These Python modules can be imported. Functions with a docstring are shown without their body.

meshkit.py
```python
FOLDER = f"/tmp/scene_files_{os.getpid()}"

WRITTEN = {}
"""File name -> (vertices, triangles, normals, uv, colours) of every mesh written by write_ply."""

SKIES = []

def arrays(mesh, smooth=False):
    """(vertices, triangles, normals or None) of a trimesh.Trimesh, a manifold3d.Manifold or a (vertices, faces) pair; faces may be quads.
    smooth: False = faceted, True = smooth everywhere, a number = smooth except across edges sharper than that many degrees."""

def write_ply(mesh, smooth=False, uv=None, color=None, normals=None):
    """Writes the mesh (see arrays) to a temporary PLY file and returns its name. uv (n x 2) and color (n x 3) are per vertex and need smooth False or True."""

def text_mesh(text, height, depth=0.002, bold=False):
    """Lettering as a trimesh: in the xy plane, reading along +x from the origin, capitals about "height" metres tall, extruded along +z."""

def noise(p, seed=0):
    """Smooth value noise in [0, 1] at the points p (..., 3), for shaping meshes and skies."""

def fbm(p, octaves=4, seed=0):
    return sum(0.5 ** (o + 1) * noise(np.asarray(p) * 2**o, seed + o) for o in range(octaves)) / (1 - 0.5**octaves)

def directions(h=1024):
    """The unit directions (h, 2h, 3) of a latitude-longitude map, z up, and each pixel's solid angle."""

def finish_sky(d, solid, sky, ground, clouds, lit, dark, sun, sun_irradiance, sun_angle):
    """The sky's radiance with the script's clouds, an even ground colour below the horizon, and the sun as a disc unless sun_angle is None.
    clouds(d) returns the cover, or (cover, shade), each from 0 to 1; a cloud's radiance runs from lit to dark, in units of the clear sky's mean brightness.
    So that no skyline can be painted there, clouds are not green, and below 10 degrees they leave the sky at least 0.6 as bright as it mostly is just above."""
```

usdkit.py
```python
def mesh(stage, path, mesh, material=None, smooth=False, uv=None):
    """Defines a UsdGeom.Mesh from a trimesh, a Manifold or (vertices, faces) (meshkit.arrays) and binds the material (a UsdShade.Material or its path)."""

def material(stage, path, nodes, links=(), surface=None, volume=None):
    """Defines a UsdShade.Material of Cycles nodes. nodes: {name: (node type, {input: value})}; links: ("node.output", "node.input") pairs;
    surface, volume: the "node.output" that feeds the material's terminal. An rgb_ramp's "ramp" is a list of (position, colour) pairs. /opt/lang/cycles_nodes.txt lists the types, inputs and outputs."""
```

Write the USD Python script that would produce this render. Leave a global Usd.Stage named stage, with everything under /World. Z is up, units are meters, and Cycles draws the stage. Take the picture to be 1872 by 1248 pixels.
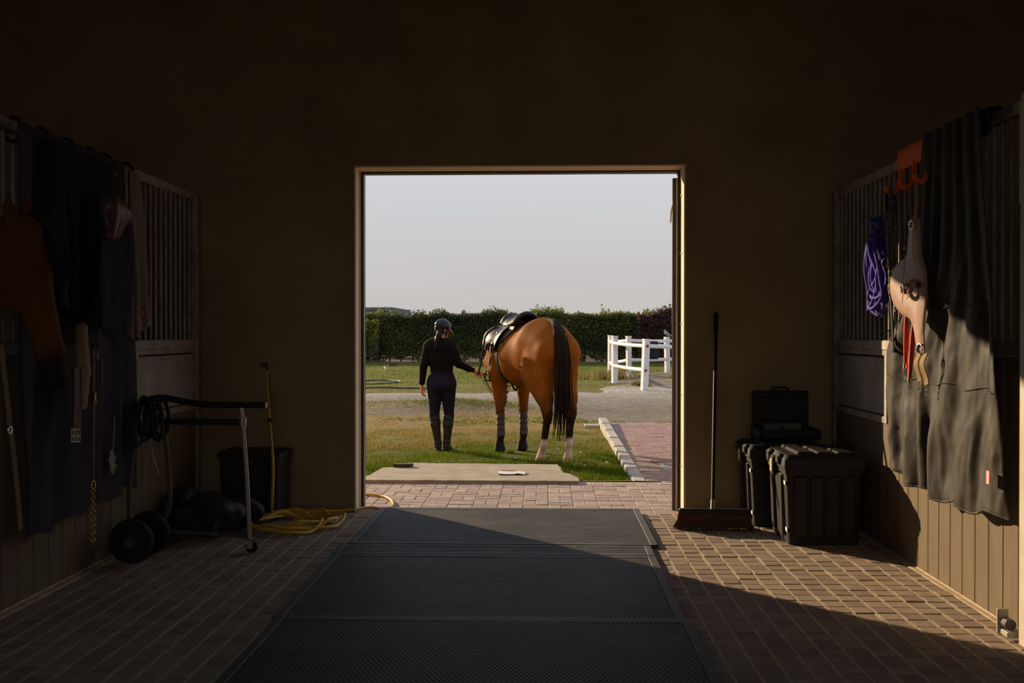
import math, random, numpy as np, trimesh, usdkit, meshkit
from pxr import Usd, UsdGeom, UsdLux, UsdShade, Gf, Sdf, Vt
from shapely.geometry import Polygon, LineString, box as sbox
from scipy import sparse
from scipy.spatial import ConvexHull

# ------------------------------------------------------------------ camera, sky, sun, exposure
stage = Usd.Stage.CreateInMemory()
UsdGeom.SetStageUpAxis(stage, 'Z'); UsdGeom.SetStageMetersPerUnit(stage, 1.0)
UsdGeom.Xform.Define(stage, '/World'); UsdGeom.Scope.Define(stage, '/World/Looks')
FPX, EYE = 1820.0, 1.38                      # 35 mm lens, eye height
YAW, PIT = math.atan(61 / FPX), math.atan(15 / FPX)
FW = np.array([-math.sin(YAW) * math.cos(PIT), math.cos(YAW) * math.cos(PIT), -math.sin(PIT)])
RT = np.array([math.cos(YAW), math.sin(YAW), 0.0]); UP = np.cross(RT, FW); CAM = np.array([0, 0, EYE])
cam = UsdGeom.Camera.Define(stage, '/World/Camera')
cam.CreateFocalLengthAttr(35.0); cam.CreateHorizontalApertureAttr(36.0); cam.CreateVerticalApertureAttr(24.0)
cam.CreateFStopAttr(5.6); cam.CreateFocusDistanceAttr(12.0); cam.CreateClippingRangeAttr(Gf.Vec2f(0.05, 1000))
cam.CreateExposureAttr(0.0)
cam.AddTransformOp().Set(Gf.Matrix4d(*RT, 0, *UP, 0, *(-FW), 0, *CAM, 1))

SUN_AZ, SUN_EL = math.radians(44.0), math.radians(16.9)     # low sun, beyond the door to the left
SUN = np.array([-math.sin(SUN_AZ) * math.cos(SUN_EL), math.cos(SUN_AZ) * math.cos(SUN_EL), math.sin(SUN_EL)])
def material(name, nodes, links=(), surface=None, volume=None):
    return usdkit.material(stage, '/World/Looks/' + name, nodes, links, surface, volume)
dome = UsdLux.DomeLight.Define(stage, '/World/Sky'); dome.CreateIntensityAttr(1.0)
sky = material('hazy_sky', {
    'tc': ('texture_coordinate', {}), 'sep': ('separate_xyz', {}),
    'ramp': ('rgb_ramp', {'ramp': [(0.0, (.56, .53, .515)), (.07, (.585, .562, .56)), (.18, (.63, .665, .725)), (.45, (.50, .575, .70)), (1.0, (.36, .46, .66))]}),
    'mp': ('mapping', {'mapping_type': 'point', 'scale': (1.0, 1.0, 4.0)}), 'n': ('noise_texture', {'scale': 2.2, 'detail': 4.0, 'roughness': .5}),
    'nr': ('map_range', {'from_min': .40, 'from_max': .7, 'to_min': 0.0, 'to_max': .5, 'clamp': True}),
    'mix': ('mix_color', {'blend_type': 'mix', 'b': (.66, .655, .66)}),
    'bg': ('background_shader', {'strength': 1.0})},
    [('tc.generated', 'sep.vector'), ('sep.z', 'ramp.fac'), ('tc.generated', 'mp.vector'), ('mp.vector', 'n.vector'), ('n.fac', 'nr.value'),
     ('nr.result', 'mix.fac'), ('ramp.color', 'mix.a'), ('mix.result', 'bg.color')], surface='bg.background')
UsdShade.MaterialBindingAPI.Apply(dome.GetPrim()).Bind(sky)
sun = UsdLux.DistantLight.Define(stage, '/World/Sun'); sun.CreateAngleAttr(0.6)
sun.CreateIntensityAttr(23000.0); sun.CreateColorAttr(Gf.Vec3f(1.0, .77, .48))
_z = SUN; _x = np.cross([0, 0, 1.0], _z); _x /= np.linalg.norm(_x); _y = np.cross(_z, _x)
sun.AddTransformOp().Set(Gf.Matrix4d(*_x, 0, *_y, 0, *_z, 0, 0, 0, 30, 1))

# ------------------------------------------------------------------ helpers: places, names, shapes
rng = np.random.default_rng(7)
def ray(px, py): return FW * FPX + RT * (px - 936) - UP * (py - 624)
def gr(px, py, z=0.0): d = ray(px, py); return CAM + d * (z - EYE) / d[2]
def aY(px, py, Y): d = ray(px, py); return CAM + d * Y / d[1]
def aX(px, py, X): d = ray(px, py); return CAM + d * X / d[0]

_names, _base = {}, {}
def fresh(parent, name):
    k = parent + '/' + name; n = _names.get(k, 0); _names[k] = n + 1
    return k if n == 0 else f'{k}_{n:03d}'
def tag(p, **kw):
    for k, v in kw.items():
        if v: p.SetCustomDataByKey(k, v)
    return p
def thing(name, label=None, category=None, base=(0, 0, 0), group=None, kind=None):
    path = fresh('/World', name); x = UsdGeom.Xform.Define(stage, path); b = np.asarray(base, float)
    x.AddTranslateOp().Set(Gf.Vec3d(*b)); _base[path] = b
    tag(x.GetPrim(), label=label, category=category, group=group, kind=kind); return path
def cat(ms):
    ms = [meshkit.arrays(m)[:2] if not isinstance(m, tuple) else m for m in ms]
    vs, fs, n = [], [], 0
    for v, f in ms:
        v = np.asarray(v, float); f = np.asarray(f, int)
        if f.shape[1] == 4: f = np.vstack([f[:, [0, 1, 2]], f[:, [0, 2, 3]]])
        vs.append(v); fs.append(f + n); n += len(v)
    return np.vstack(vs), np.vstack(fs)
def part(parent, name, mesh, mat, smooth=False, label=None, kind=None, color=None):
    """one Mesh under parent (world coordinates in, the thing's base taken off)"""
    if isinstance(mesh, list): mesh = cat(mesh)
    path = fresh(parent, name); top = '/'.join(parent.split('/')[:3]); b = _base.get(top, np.zeros(3))
    v, f = mesh if isinstance(mesh, tuple) else meshkit.arrays(mesh)[:2]
    m = usdkit.mesh(stage, path, (np.asarray(v, float) - b, np.asarray(f)), mat, smooth)
    if color is not None:
        pv = UsdGeom.PrimvarsAPI(m).CreatePrimvar('coat', Sdf.ValueTypeNames.Color3fArray, 'vertex'); pv.Set(Vt.Vec3fArray.FromNumpy(np.asarray(color, np.float32)))
    tag(m.GetPrim(), label=label, kind=kind); return path
def obj(name, mesh, mat, label=None, category=None, group=None, kind=None, smooth=False, color=None):
    p = part('/World', name, mesh, mat, smooth, color=color); tag(stage.GetPrimAtPath(p), label=label, category=category, group=group, kind=kind); return p
def struct(name, mesh, mat, smooth=False): return obj(name, mesh, mat, kind='structure', smooth=smooth)

_c = np.array([[sx, sy, sz] for sx in (-1, 1) for sy in (-1, 1) for sz in (-1, 1)], float)
def _tpl():
    p = []
    for c in _c:
        for k in range(3): o = np.ones(3) * .2; o[k] = 0; p.append(c * (1 - o))
    p = np.array(p); h = ConvexHull(p); f = h.simplices.copy()
    for i, t in enumerate(f):
        n = np.cross(p[t[1]] - p[t[0]], p[t[2]] - p[t[0]])
        if n @ p[t].mean(0) < 0: f[i] = t[::-1]
    return f
_BF = _tpl()
_CF = np.array([[0, 1, 3], [0, 3, 2], [4, 6, 7], [4, 7, 5], [0, 4, 5], [0, 5, 1], [2, 3, 7], [2, 7, 6], [0, 2, 6], [0, 6, 4], [1, 5, 7], [1, 7, 3]])
def box(c, s, bev=0.0, rot=None):
    """box by centre and size; bev chamfers its edges; rot a 3x3 matrix"""
    h = np.asarray(s, float) / 2
    if bev > 0:
        p = []
        for q in _c:
            for k in range(3): o = np.full(3, min(bev, .45 * 2 * h.min())); o[k] = 0; p.append(q * (h - o))
        v, f = np.array(p), _BF
    else: v, f = _c * h, _CF
    if rot is not None: v = v @ np.asarray(rot).T
    return v + np.asarray(c, float), f
def bx(x0, x1, y0, y1, z0, z1, bev=0.0): return box(((x0 + x1) / 2, (y0 + y1) / 2, (z0 + z1) / 2), (x1 - x0, y1 - y0, z1 - z0), bev)
def rz(a): c, s = math.cos(a), math.sin(a); return np.array([[c, -s, 0], [s, c, 0], [0, 0, 1.0]])
def rx(a): c, s = math.cos(a), math.sin(a); return np.array([[1.0, 0, 0], [0, c, -s], [0, s, c]])
def ry(a): c, s = math.cos(a), math.sin(a); return np.array([[c, 0, s], [0, 1.0, 0], [-s, 0, c]])
def spline(pts, n=8):
    """Catmull-Rom through the points"""
    p = np.asarray(pts, float); p = np.vstack([2 * p[0] - p[1], p, 2 * p[-1] - p[-2]]); out = []
    for i in range(1, len(p) - 2):
        t = np.linspace(0, 1, n, endpoint=False)[:, None]
        a, b, c, d = p[i - 1:i + 3]
        out.append(.5 * (2 * b + (c - a) * t + (2 * a - 5 * b + 4 * c - d) * t ** 2 + (3 * b - a - 3 * c + d) * t ** 3))
    return np.vstack(out + [p[-2][None]])
def tube(pts, r, sides=8, flat=None, caps=True, up=None):
    """swept tube; r a number or one per point; flat=(a, b) makes a strap of half width a and half thickness b, wide along 'up'"""
    p = np.asarray(pts, float); n = len(p); t = np.gradient(p, axis=0); t /= np.linalg.norm(t, axis=1, keepdims=True) + 1e-12
    a = np.zeros_like(p); u = np.array(up if up is not None else ([0, 0, 1.0] if abs(t[0, 2]) < .9 else [1.0, 0, 0]), float)
    for i in range(n):
        u = u - t[i] * (u @ t[i]); u /= np.linalg.norm(u) + 1e-12; a[i] = u
        if up is not None: u = np.array(up, float)
    b = np.cross(t, a); ang = (np.arange(sides) + .5) * 2 * math.pi / sides; r = np.broadcast_to(np.asarray(r, float), (n,))
    ra, rb = (r, r) if flat is None else (r * flat[0], r * flat[1])
    v = p[:, None] + ra[:, None, None] * np.cos(ang)[None, :, None] * a[:, None] + rb[:, None, None] * np.sin(ang)[None, :, None] * b[:, None]
    i, j = np.meshgrid(np.arange(n - 1), np.arange(sides), indexing='ij')
    q = np.stack([i * sides + j, (i + 1) * sides + j, (i + 1) * sides + (j + 1) % sides, i * sides + (j + 1) % sides], -1).reshape(-1, 4)[:, ::-1]
    f = np.vstack([q[:, [0, 1, 2]], q[:, [0, 2, 3]]]); v = v.reshape(-1, 3)
    if caps:
        v = np.vstack([v, p[:1], p[-1:]]); k = np.arange(sides); m = n * sides
        f = np.vstack([f, np.stack([np.full(sides, m), (k + 1) % sides, k], 1)[:, ::-1] if False else np.stack([np.full(sides, m), (k + 1) % sides, k], 1),
                       np.stack([np.full(sides, m + 1), m - sides + k, m - sides + (k + 1) % sides], 1)])
    return v, f
def strap(pts, w, th, up): return tube(pts, 1.0, 4, (w * .707, th * .707), True, up)
def ring(c, R, r, n, axis=(1, 0, 0), sides=6, sq=1.0):
    ax = np.asarray(axis, float); ax /= np.linalg.norm(ax); a = np.cross(ax, [0, 0, 1.0] if abs(ax[2]) < .9 else [1.0, 0, 0]); a /= np.linalg.norm(a); b = np.cross(ax, a)
    t = np.linspace(0, 2 * math.pi, n + 1)
    return tube(np.asarray(c) + R * np.cos(t)[:, None] * a + R * sq * np.sin(t)[:, None] * b, r, sides)
def lathe(prof, c, seg=24, rot=None):
    """profile of (radius, height) pairs turned about z at c"""
    pr = np.asarray(prof, float); t = np.arange(seg) * 2 * math.pi / seg; n = len(pr)
    v = np.stack([pr[:, None, 0] * np.cos(t), pr[:, None, 0] * np.sin(t), np.broadcast_to(pr[:, None, 1], (n, seg))], -1).reshape(-1, 3)
    i, j = np.meshgrid(np.arange(n - 1), np.arange(seg), indexing='ij')
    q = np.stack([i * seg + j, i * seg + (j + 1) % seg, (i + 1) * seg + (j + 1) % seg, (i + 1) * seg + j], -1).reshape(-1, 4)
    if rot is not None: v = v @ np.asarray(rot).T
    return v + np.asarray(c, float), np.vstack([q[:, [0, 1, 2]], q[:, [0, 2, 3]]])
def extrude(poly, z0, z1):
    m = trimesh.creation.extrude_polygon(poly, z1 - z0, engine='earcut'); return np.array(m.vertices) + [0, 0, z0], np.array(m.faces)
def sheet(P, th, closed=False):
    """a thin solid from a grid of points P (n, m, 3): front and back th apart along the normals, with a rim"""
    n, m = P.shape[:2]; du, dv = np.gradient(P, axis=0), np.gradient(P, axis=1); N = np.cross(du, dv); N /= np.linalg.norm(N, axis=2, keepdims=True) + 1e-12
    A, B = (P + N * th / 2).reshape(-1, 3), (P - N * th / 2).reshape(-1, 3); k = n * m
    i, j = np.meshgrid(np.arange(n - 1), np.arange(m - 1), indexing='ij'); q = np.stack([i * m + j, (i + 1) * m + j, (i + 1) * m + j + 1, i * m + j + 1], -1).reshape(-1, 4)
    e = np.concatenate([np.arange(m), np.arange(1, n) * m + m - 1, (n - 1) * m + np.arange(m - 2, -1, -1), np.arange(n - 2, 0, -1) * m]); e2 = np.roll(e, -1)
    f = [q, q[:, ::-1] + k, np.stack([e, e2, e2 + k, e + k], 1)]
    f = np.vstack(f); return np.vstack([A, B]), np.vstack([f[:, [0, 1, 2]], f[:, [0, 2, 3]]])

# ---- soft bodies: smooth unions of round cones, meshed with surface nets
class Soft:
    def __init__(s, lo, hi, h):
        s.lo, s.h = np.asarray(lo, float), h; s.n = np.ceil((np.asarray(hi) - s.lo) / h).astype(int) + 1; s.d = np.full(s.n, 1.0, np.float32)
    def _win(s, lo, hi):
        a = np.clip(np.floor((lo - s.lo) / s.h).astype(int), 0, s.n); b = np.clip(np.ceil((hi - s.lo) / s.h).astype(int) + 1, 0, s.n)
        g = np.meshgrid(*[s.lo[k] + s.h * np.arange(a[k], b[k]) for k in range(3)], indexing='ij')
        return tuple(slice(x, y) for x, y in zip(a, b)), np.stack(g, -1)
    def _put(s, w, d, k, cut=False):
        o = s.d[w]
        if cut: d = -d; h = np.clip(.5 - .5 * (o - d) / k, 0, 1); s.d[w] = o * (1 - h) + d * h + k * h * (1 - h)
        else: h = np.clip(.5 + .5 * (o - d) / k, 0, 1); s.d[w] = o * (1 - h) + d * h - k * h * (1 - h)
    def cone(s, p, q, r1, r2, k=.03, flat=None, cut=False):
        """round cone p-q; flat=(direction, factor) squeezes it along a direction"""
        p, q = np.asarray(p, float), np.asarray(q, float); R = max(r1, r2) + k * 1.5
        w, X = s._win(np.minimum(p, q) - R, np.maximum(p, q) + R)
        if X.size == 0: return
        ab = q - p; L = ab @ ab + 1e-9; t = np.clip(((X - p) @ ab) / L, 0, 1); v = X - p - t[..., None] * ab; sc = 1.0
        if flat is not None:
            e = np.asarray(flat[0], float); e = e / np.linalg.norm(e); c = v @ e; v = v + (c * (1 / flat[1] - 1))[..., None] * e; sc = .5 + .5 * flat[1]
        s._put(w, ((np.linalg.norm(v, axis=-1) - (r1 + (r2 - r1) * t)) * sc).astype(np.float32), k, cut)
    def chain(s, pts, rs, k=.03, flat=None):
        for i in range(len(pts) - 1): s.cone(pts[i], pts[i + 1], rs[i], rs[i + 1], k, flat)
    def blob(s, c, r, k=.03, M=None, cut=False):
        """ellipsoid at c with radii r along the rows of M"""
        r = np.asarray(r, float); M = np.eye(3) if M is None else np.asarray(M, float); c = np.asarray(c, float); R = np.full(3, r.max() + 1.5 * k); w, X = s._win(c - R, c + R)
        if X.size == 0: return
        v = (X - c) @ M.T; a = np.linalg.norm(v / r, axis=-1); b = np.linalg.norm(v / r ** 2, axis=-1) + 1e-9
        s._put(w, (np.clip(a * (a - 1) / b, -r.min(), 9)).astype(np.float32), k, cut)
    def grid(s): return np.stack(np.meshgrid(*[s.lo[k] + s.h * np.arange(s.n[k]) for k in range(3)], indexing='ij'), -1)
    def mesh(s, d=None, smooth=2):
        d = s.d if d is None else d; v, f = nets(d); v = relax(v, f, smooth); return v * s.h + s.lo, f
def nets(d):
    d = np.pad(d, 1, constant_values=1.0); ins = d < 0; n = np.array(d.shape) - 1
    def sl(o): return tuple(slice(o[k], o[k] + n[k]) for k in range(3))
    cnt = sum(ins[sl(o)].astype(np.int8) for o in np.ndindex(2, 2, 2)); act = (cnt > 0) & (cnt < 8); idx = np.full(act.shape, -1); idx[act] = np.arange(act.sum())
    acc, num = np.zeros((act.sum(), 3)), np.zeros(act.sum())
    for ax in range(3):
        for o in np.ndindex(2, 2):
            a = list(o); a.insert(ax, 0); b = list(a); b[ax] = 1; da, db = d[sl(a)][act], d[sl(b)][act]; c = (da < 0) != (db < 0)
            t = np.where(c, da / np.where(c, da - db, 1), 0); p = np.tile(np.array(a, float), (len(t), 1)); p[:, ax] += t; acc[c] += p[c]; num[c] += 1
    v = np.argwhere(act) + acc / num[:, None] - 1; F = []
    for ax in range(3):
        u, w = [(1, 2), (2, 0), (0, 1)][ax]; e = np.zeros(3, int); e[ax] = 1
        A = ins[tuple(slice(0, d.shape[k] - e[k]) for k in range(3))]; B = ins[tuple(slice(e[k], None) for k in range(3))]; p = np.argwhere(A != B); p = p[(p[:, u] > 0) & (p[:, w] > 0)]
        fl = A[tuple(p.T)]; q = []
        for (du, dw) in ((0, 0), (-1, 0), (-1, -1), (0, -1)): c = p.copy(); c[:, u] += du; c[:, w] += dw; q.append(idx[tuple(c.T)])
        q = np.stack(q, 1); q[~fl] = q[~fl][:, ::-1]; F.append(q)
    q = np.vstack(F); q = q[(q >= 0).all(1)]; return v, np.vstack([q[:, [0, 1, 2]], q[:, [0, 2, 3]]])
def relax(v, f, it=2, lam=.5):
    e = np.vstack([f[:, [0, 1]], f[:, [1, 2]], f[:, [2, 0]]]); A = sparse.coo_matrix((np.ones(2 * len(e)), (np.r_[e[:, 0], e[:, 1]], np.r_[e[:, 1], e[:, 0]])), (len(v), len(v))).tocsr(); A.data[:] = 1
    D = sparse.diags(1 / np.maximum(np.asarray(A.sum(1)).ravel(), 1)); W = D @ A
    for k in range(it):
        for s in (lam, -lam * 1.03): v = v + s * (W @ v - v)
    return v

# ------------------------------------------------------------------ materials
def mat(name, color, rough=.7, color2=None, scale=8.0, detail=4.0, bump=0.0, bscale=None, metal=0.0, spec=.3, lo=.35, hi=.65, sheen=0.0, stretch=None, coat=0.0, **extra):
    nodes = {'p': ('principled_bsdf', {'base_color': color, 'roughness': rough, 'metallic': metal, 'specular_ior_level': spec, 'coat_weight': coat, **({'sheen_weight': sheen} if sheen else {}), **extra})}; links = []
    if color2 is not None or bump:
        nodes['g'] = ('geometry', {}); src = 'g.position'
        if stretch: nodes['mp'] = ('mapping', {'mapping_type': 'point', 'scale': stretch}); links.append(('g.position', 'mp.vector')); src = 'mp.vector'
    if color2 is not None:
        nodes['n'] = ('noise_texture', {'scale': scale, 'detail': detail, 'roughness': .6}); nodes['r'] = ('rgb_ramp', {'ramp': [(lo, color), (hi, color2)]})
        links += [(src, 'n.vector'), ('n.fac', 'r.fac'), ('r.color', 'p.base_color')]
    if bump:
        nodes['bn'] = ('noise_texture', {'scale': bscale or scale * 6, 'detail': 5.0, 'roughness': .65}); nodes['b'] = ('bump', {'strength': min(1, bump), 'distance': .004 * max(1, bump)})
        links += [(src, 'bn.vector'), ('bn.fac', 'b.height'), ('b.normal', 'p.normal')]
    return material(name, nodes, links, surface='p.BSDF')
def coatmat(name, rough=.5, sheen=.2, spec=.35, nscale=30.0, amount=.25):
    """pigment from the mesh's own primvar, broken up by hair-scale noise"""
    return material(name, {'a': ('attribute', {'attribute': 'coat'}), 'g': ('geometry', {}), 'n': ('noise_texture', {'scale': nscale, 'detail': 5.0, 'roughness': .7}),
        'mr': ('map_range', {'from_min': .3, 'from_max': .7, 'to_min': 1 - amount, 'to_max': 1 + amount * .5, 'clamp': True}), 'm': ('mix_color', {'blend_type': 'multiply', 'fac': 1.0}),
        'b': ('bump', {'strength': .25, 'distance': .004}), 'p': ('principled_bsdf', {'roughness': rough, 'specular_ior_level': spec, 'sheen_weight': sheen, 'sheen_roughness': .4})},
        [('g.position', 'n.vector'), ('n.fac', 'mr.value'), ('a.color', 'm.a'), ('mr.result', 'm.b'), ('m.result', 'p.base_color'), ('n.fac', 'b.height'), ('b.normal', 'p.normal')], surface='p.BSDF')
# ------------------------------------------------------------------ the building
XL, XR, YW, YO = -2.68, 2.18, 7.66, 7.99            # stall fronts, far wall inside and outside
DX0, DX1, DZ = -1.468, 1.062, 2.663                 # the doorway
M = {}
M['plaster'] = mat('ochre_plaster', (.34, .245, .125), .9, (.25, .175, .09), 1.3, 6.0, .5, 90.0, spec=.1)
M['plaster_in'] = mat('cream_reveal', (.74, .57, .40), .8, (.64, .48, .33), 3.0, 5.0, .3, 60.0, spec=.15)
M['roof'] = mat('dark_roof_sheet', (.05, .042, .035), .8, (.035, .03, .026), 2.0)
M['bed'] = mat('dark_joint_bed', (.10, .07, .05), .95, (.06, .045, .035), 20.0)
M['sand'] = mat('pale_joint_sand', (.52, .41, .29), .95, (.38, .295, .205), 18.0, 4.0, .6, 200.0, spec=.05)
BR = [mat('paver_tone' + s, c, .85, tuple(.8 * x for x in c), 14.0, 5.0, .5, 160.0, spec=.15) for s, c in
      (('_a', (.30, .23, .175)), ('_b', (.335, .255, .195)), ('_c', (.27, .195, .16)), ('_d', (.32, .24, .175)))]
# walls of the hall
WX0, WX1, YN, ZC = -6.3, 6.0, -2.6, 4.7
def wall_with_hole(y0, y1):
    return [bx(WX0, DX0, y0, y1, -.1, ZC), bx(DX1, WX1, y0, y1, -.1, ZC), bx(DX0, DX1, y0, y1, DZ, ZC)]
wf = thing('wall_far', kind='structure')
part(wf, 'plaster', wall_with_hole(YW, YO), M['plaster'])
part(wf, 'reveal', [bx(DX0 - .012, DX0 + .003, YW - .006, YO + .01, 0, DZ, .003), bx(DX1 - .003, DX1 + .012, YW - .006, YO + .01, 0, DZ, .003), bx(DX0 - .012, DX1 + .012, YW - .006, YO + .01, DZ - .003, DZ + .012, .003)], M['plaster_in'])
struct('wall_near', [bx(WX0, -2.7, YN - .3, YN, -.1, ZC), bx(2.2, WX1, YN - .3, YN, -.1, ZC), bx(-2.7, 2.2, YN - .3, YN, 4.3, ZC)], M['plaster'])   # the aisle's other end is open
struct('ground', bx(-160, 160, -160, 160, -.5, -.34), mat('sandy_ground', (.30, .245, .175), .95, (.24, .19, .13), .4))
struct('wall_left', bx(WX0 - .3, WX0, YN - .3, YO, -.1, ZC), M['plaster']); struct('wall_right', bx(WX1, WX1 + .3, YN - .3, YO, -.1, ZC), M['plaster'])
struct('ceiling', bx(WX0 - .3, WX1 + .3, YN - .3, YO, ZC, ZC + .1), M['roof'])
# steel door frames: channels that hold the sliding gate
M['steel_dark'] = mat('dark_painted_steel', (.035, .03, .028), .45, (.055, .04, .032), 10.0, spec=.5)
M['steel_light'] = mat('worn_zinc_strip', (.42, .38, .32), .45, (.30, .26, .22), 14.0, metal=.4, spec=.5)
M['trim'] = mat('aged_wood_trim', (.33, .20, .11), .6, (.24, .14, .075), 9.0, stretch=(1, 1, .1))
d1 = thing('door_1', kind='structure', base=(DX1, YW, 0))
part(d1, 'gate_edge', [bx(.999, 1.022, 7.875, 7.905, -.045, 2.60, .004)], M['steel_dark'])
part(d1, 'edge_strip', [bx(1.022, 1.040, 7.862, 7.90, -.045, 2.60, .004)], M['steel_light'])
part(d1, 'frame_channel', [bx(1.040, 1.0635, 7.872, 7.96, -.03, DZ, .003)], M['steel_dark'])
for z in (.35, .9, 1.45, 2.0, 2.45): part(d1, 'bolt', lathe([(0, 0), (.007, 0), (.007, .008), (0, .010)], (1.058, 7.79, z), 8, ry(-math.pi / 2)), M['steel_light'])
d2 = thing('door_2', kind='structure', base=(DX0, YW, 0))
part(d2, 'frame_channel', [bx(DX0 - .002, DX0 + .024, 7.862, 7.96, -.03, DZ - .02, .003)], M['steel_dark'])
part(d2, 'edge_strip', [bx(DX0 + .024, DX0 + .029, 7.87, 7.90, -.03, DZ - .02, .001)], M['steel_light'])
part(d2, 'timber_bead', [bx(DX0 + .002, DX0 + .006, 7.79, 7.81, 0, DZ - .01, .001)], M['trim'])
struct('trim_1', bx(DX0, DX1, 7.862, 7.96, DZ - .018, DZ + .004, .003), M['steel_dark'])
M['hair_pale'] = mat('pale_horsehair', (.45, .33, .20), .7)
wisp = [tube(spline([(1.006, 7.872, 2.42), (.992 + rng.normal(0, .004), 7.862, 2.34), (.982 + rng.normal(0, .006), 7.86, 2.25 + rng.normal(0, .012))], 5), np.linspace(.0016, .0006, 11), 4) for _ in range(16)]
obj('horsehair_wisp', wisp, M['hair_pale'], 'small wisp of pale horsehair caught on the right edge of the doorway', 'horsehair')

# ------------------------------------------------------------------ paved floor: square setts, pale sand in the long joints
fl = thing('floor', kind='structure')
part(fl, 'bed', bx(WX0, WX1, YN, YW, -.15, -.012), M['bed'])
PX, PY = .1092, .1108
def sett(i, j, x0=.0, bump=True):
    cx, cy = .975 + (i + .5) * PX, 4.068 + (j + .5) * PY
    dz = rng.normal(0, .0012)
    return cx, cy, box((cx, cy, -.02 + dz), (PX - .011, PY - .0075, .04), .004, rx(rng.normal(0, .006)) @ ry(rng.normal(0, .006)))
near, rest = [], [[], [], [], []]
i0, i1 = math.floor((XL - .975) / PX), math.ceil((XR - .975) / PX)
def under_mat(x, y): return -1.28 < x < .62
for i in range(i0, i1):
    for j in range(math.floor((-2.5 - 4.068) / PY), math.ceil((YW - 4.068) / PY)):
        cx, cy, m = sett(i, j)
        if cx < XL + .05 or cx > XR - .05 or cy > YW - .04: continue
        d = np.array([cx, cy, 0]) - CAM; w = d @ FW; u, v = 936 + FPX * (d @ RT) / w, 624 - FPX * (d @ UP) / w
        vis = w > 1 and -30 < u < 1900 and v < 1260 and not under_mat(cx, cy)
        (near.append((cy, m)) if vis else rest[(i * 7 + j * 3) % 4].append(m))
near.sort(key=lambda t: t[0])
tone = lambda: BR[rng.integers(4)]
for _, m in near[:300]: part(fl, 'brick', m, tone())
for k, (_, m) in enumerate(near[300:]): rest[rng.integers(4)].append(m)
for k in range(4): part(fl, 'brick_field', rest[k], BR[k], kind='stuff')
js = []
for i in range(i0, i1 + 1):
    x = .975 + i * PX
    if XL < x < XR: js.append(bx(x - .0075, x + .0075, -2.5, YW - .02, -.012, -.0008 + rng.normal(0, .0006)))
js.append(bx(XR - .035, XR + .02, -2.5, YW - .02, -.012, .004, .003)); js.append(bx(XL - .02, XL + .05, -2.5, YW - .02, -.012, .003, .003))
part(fl, 'joint_sand', js, M['sand'], kind='stuff')
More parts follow.
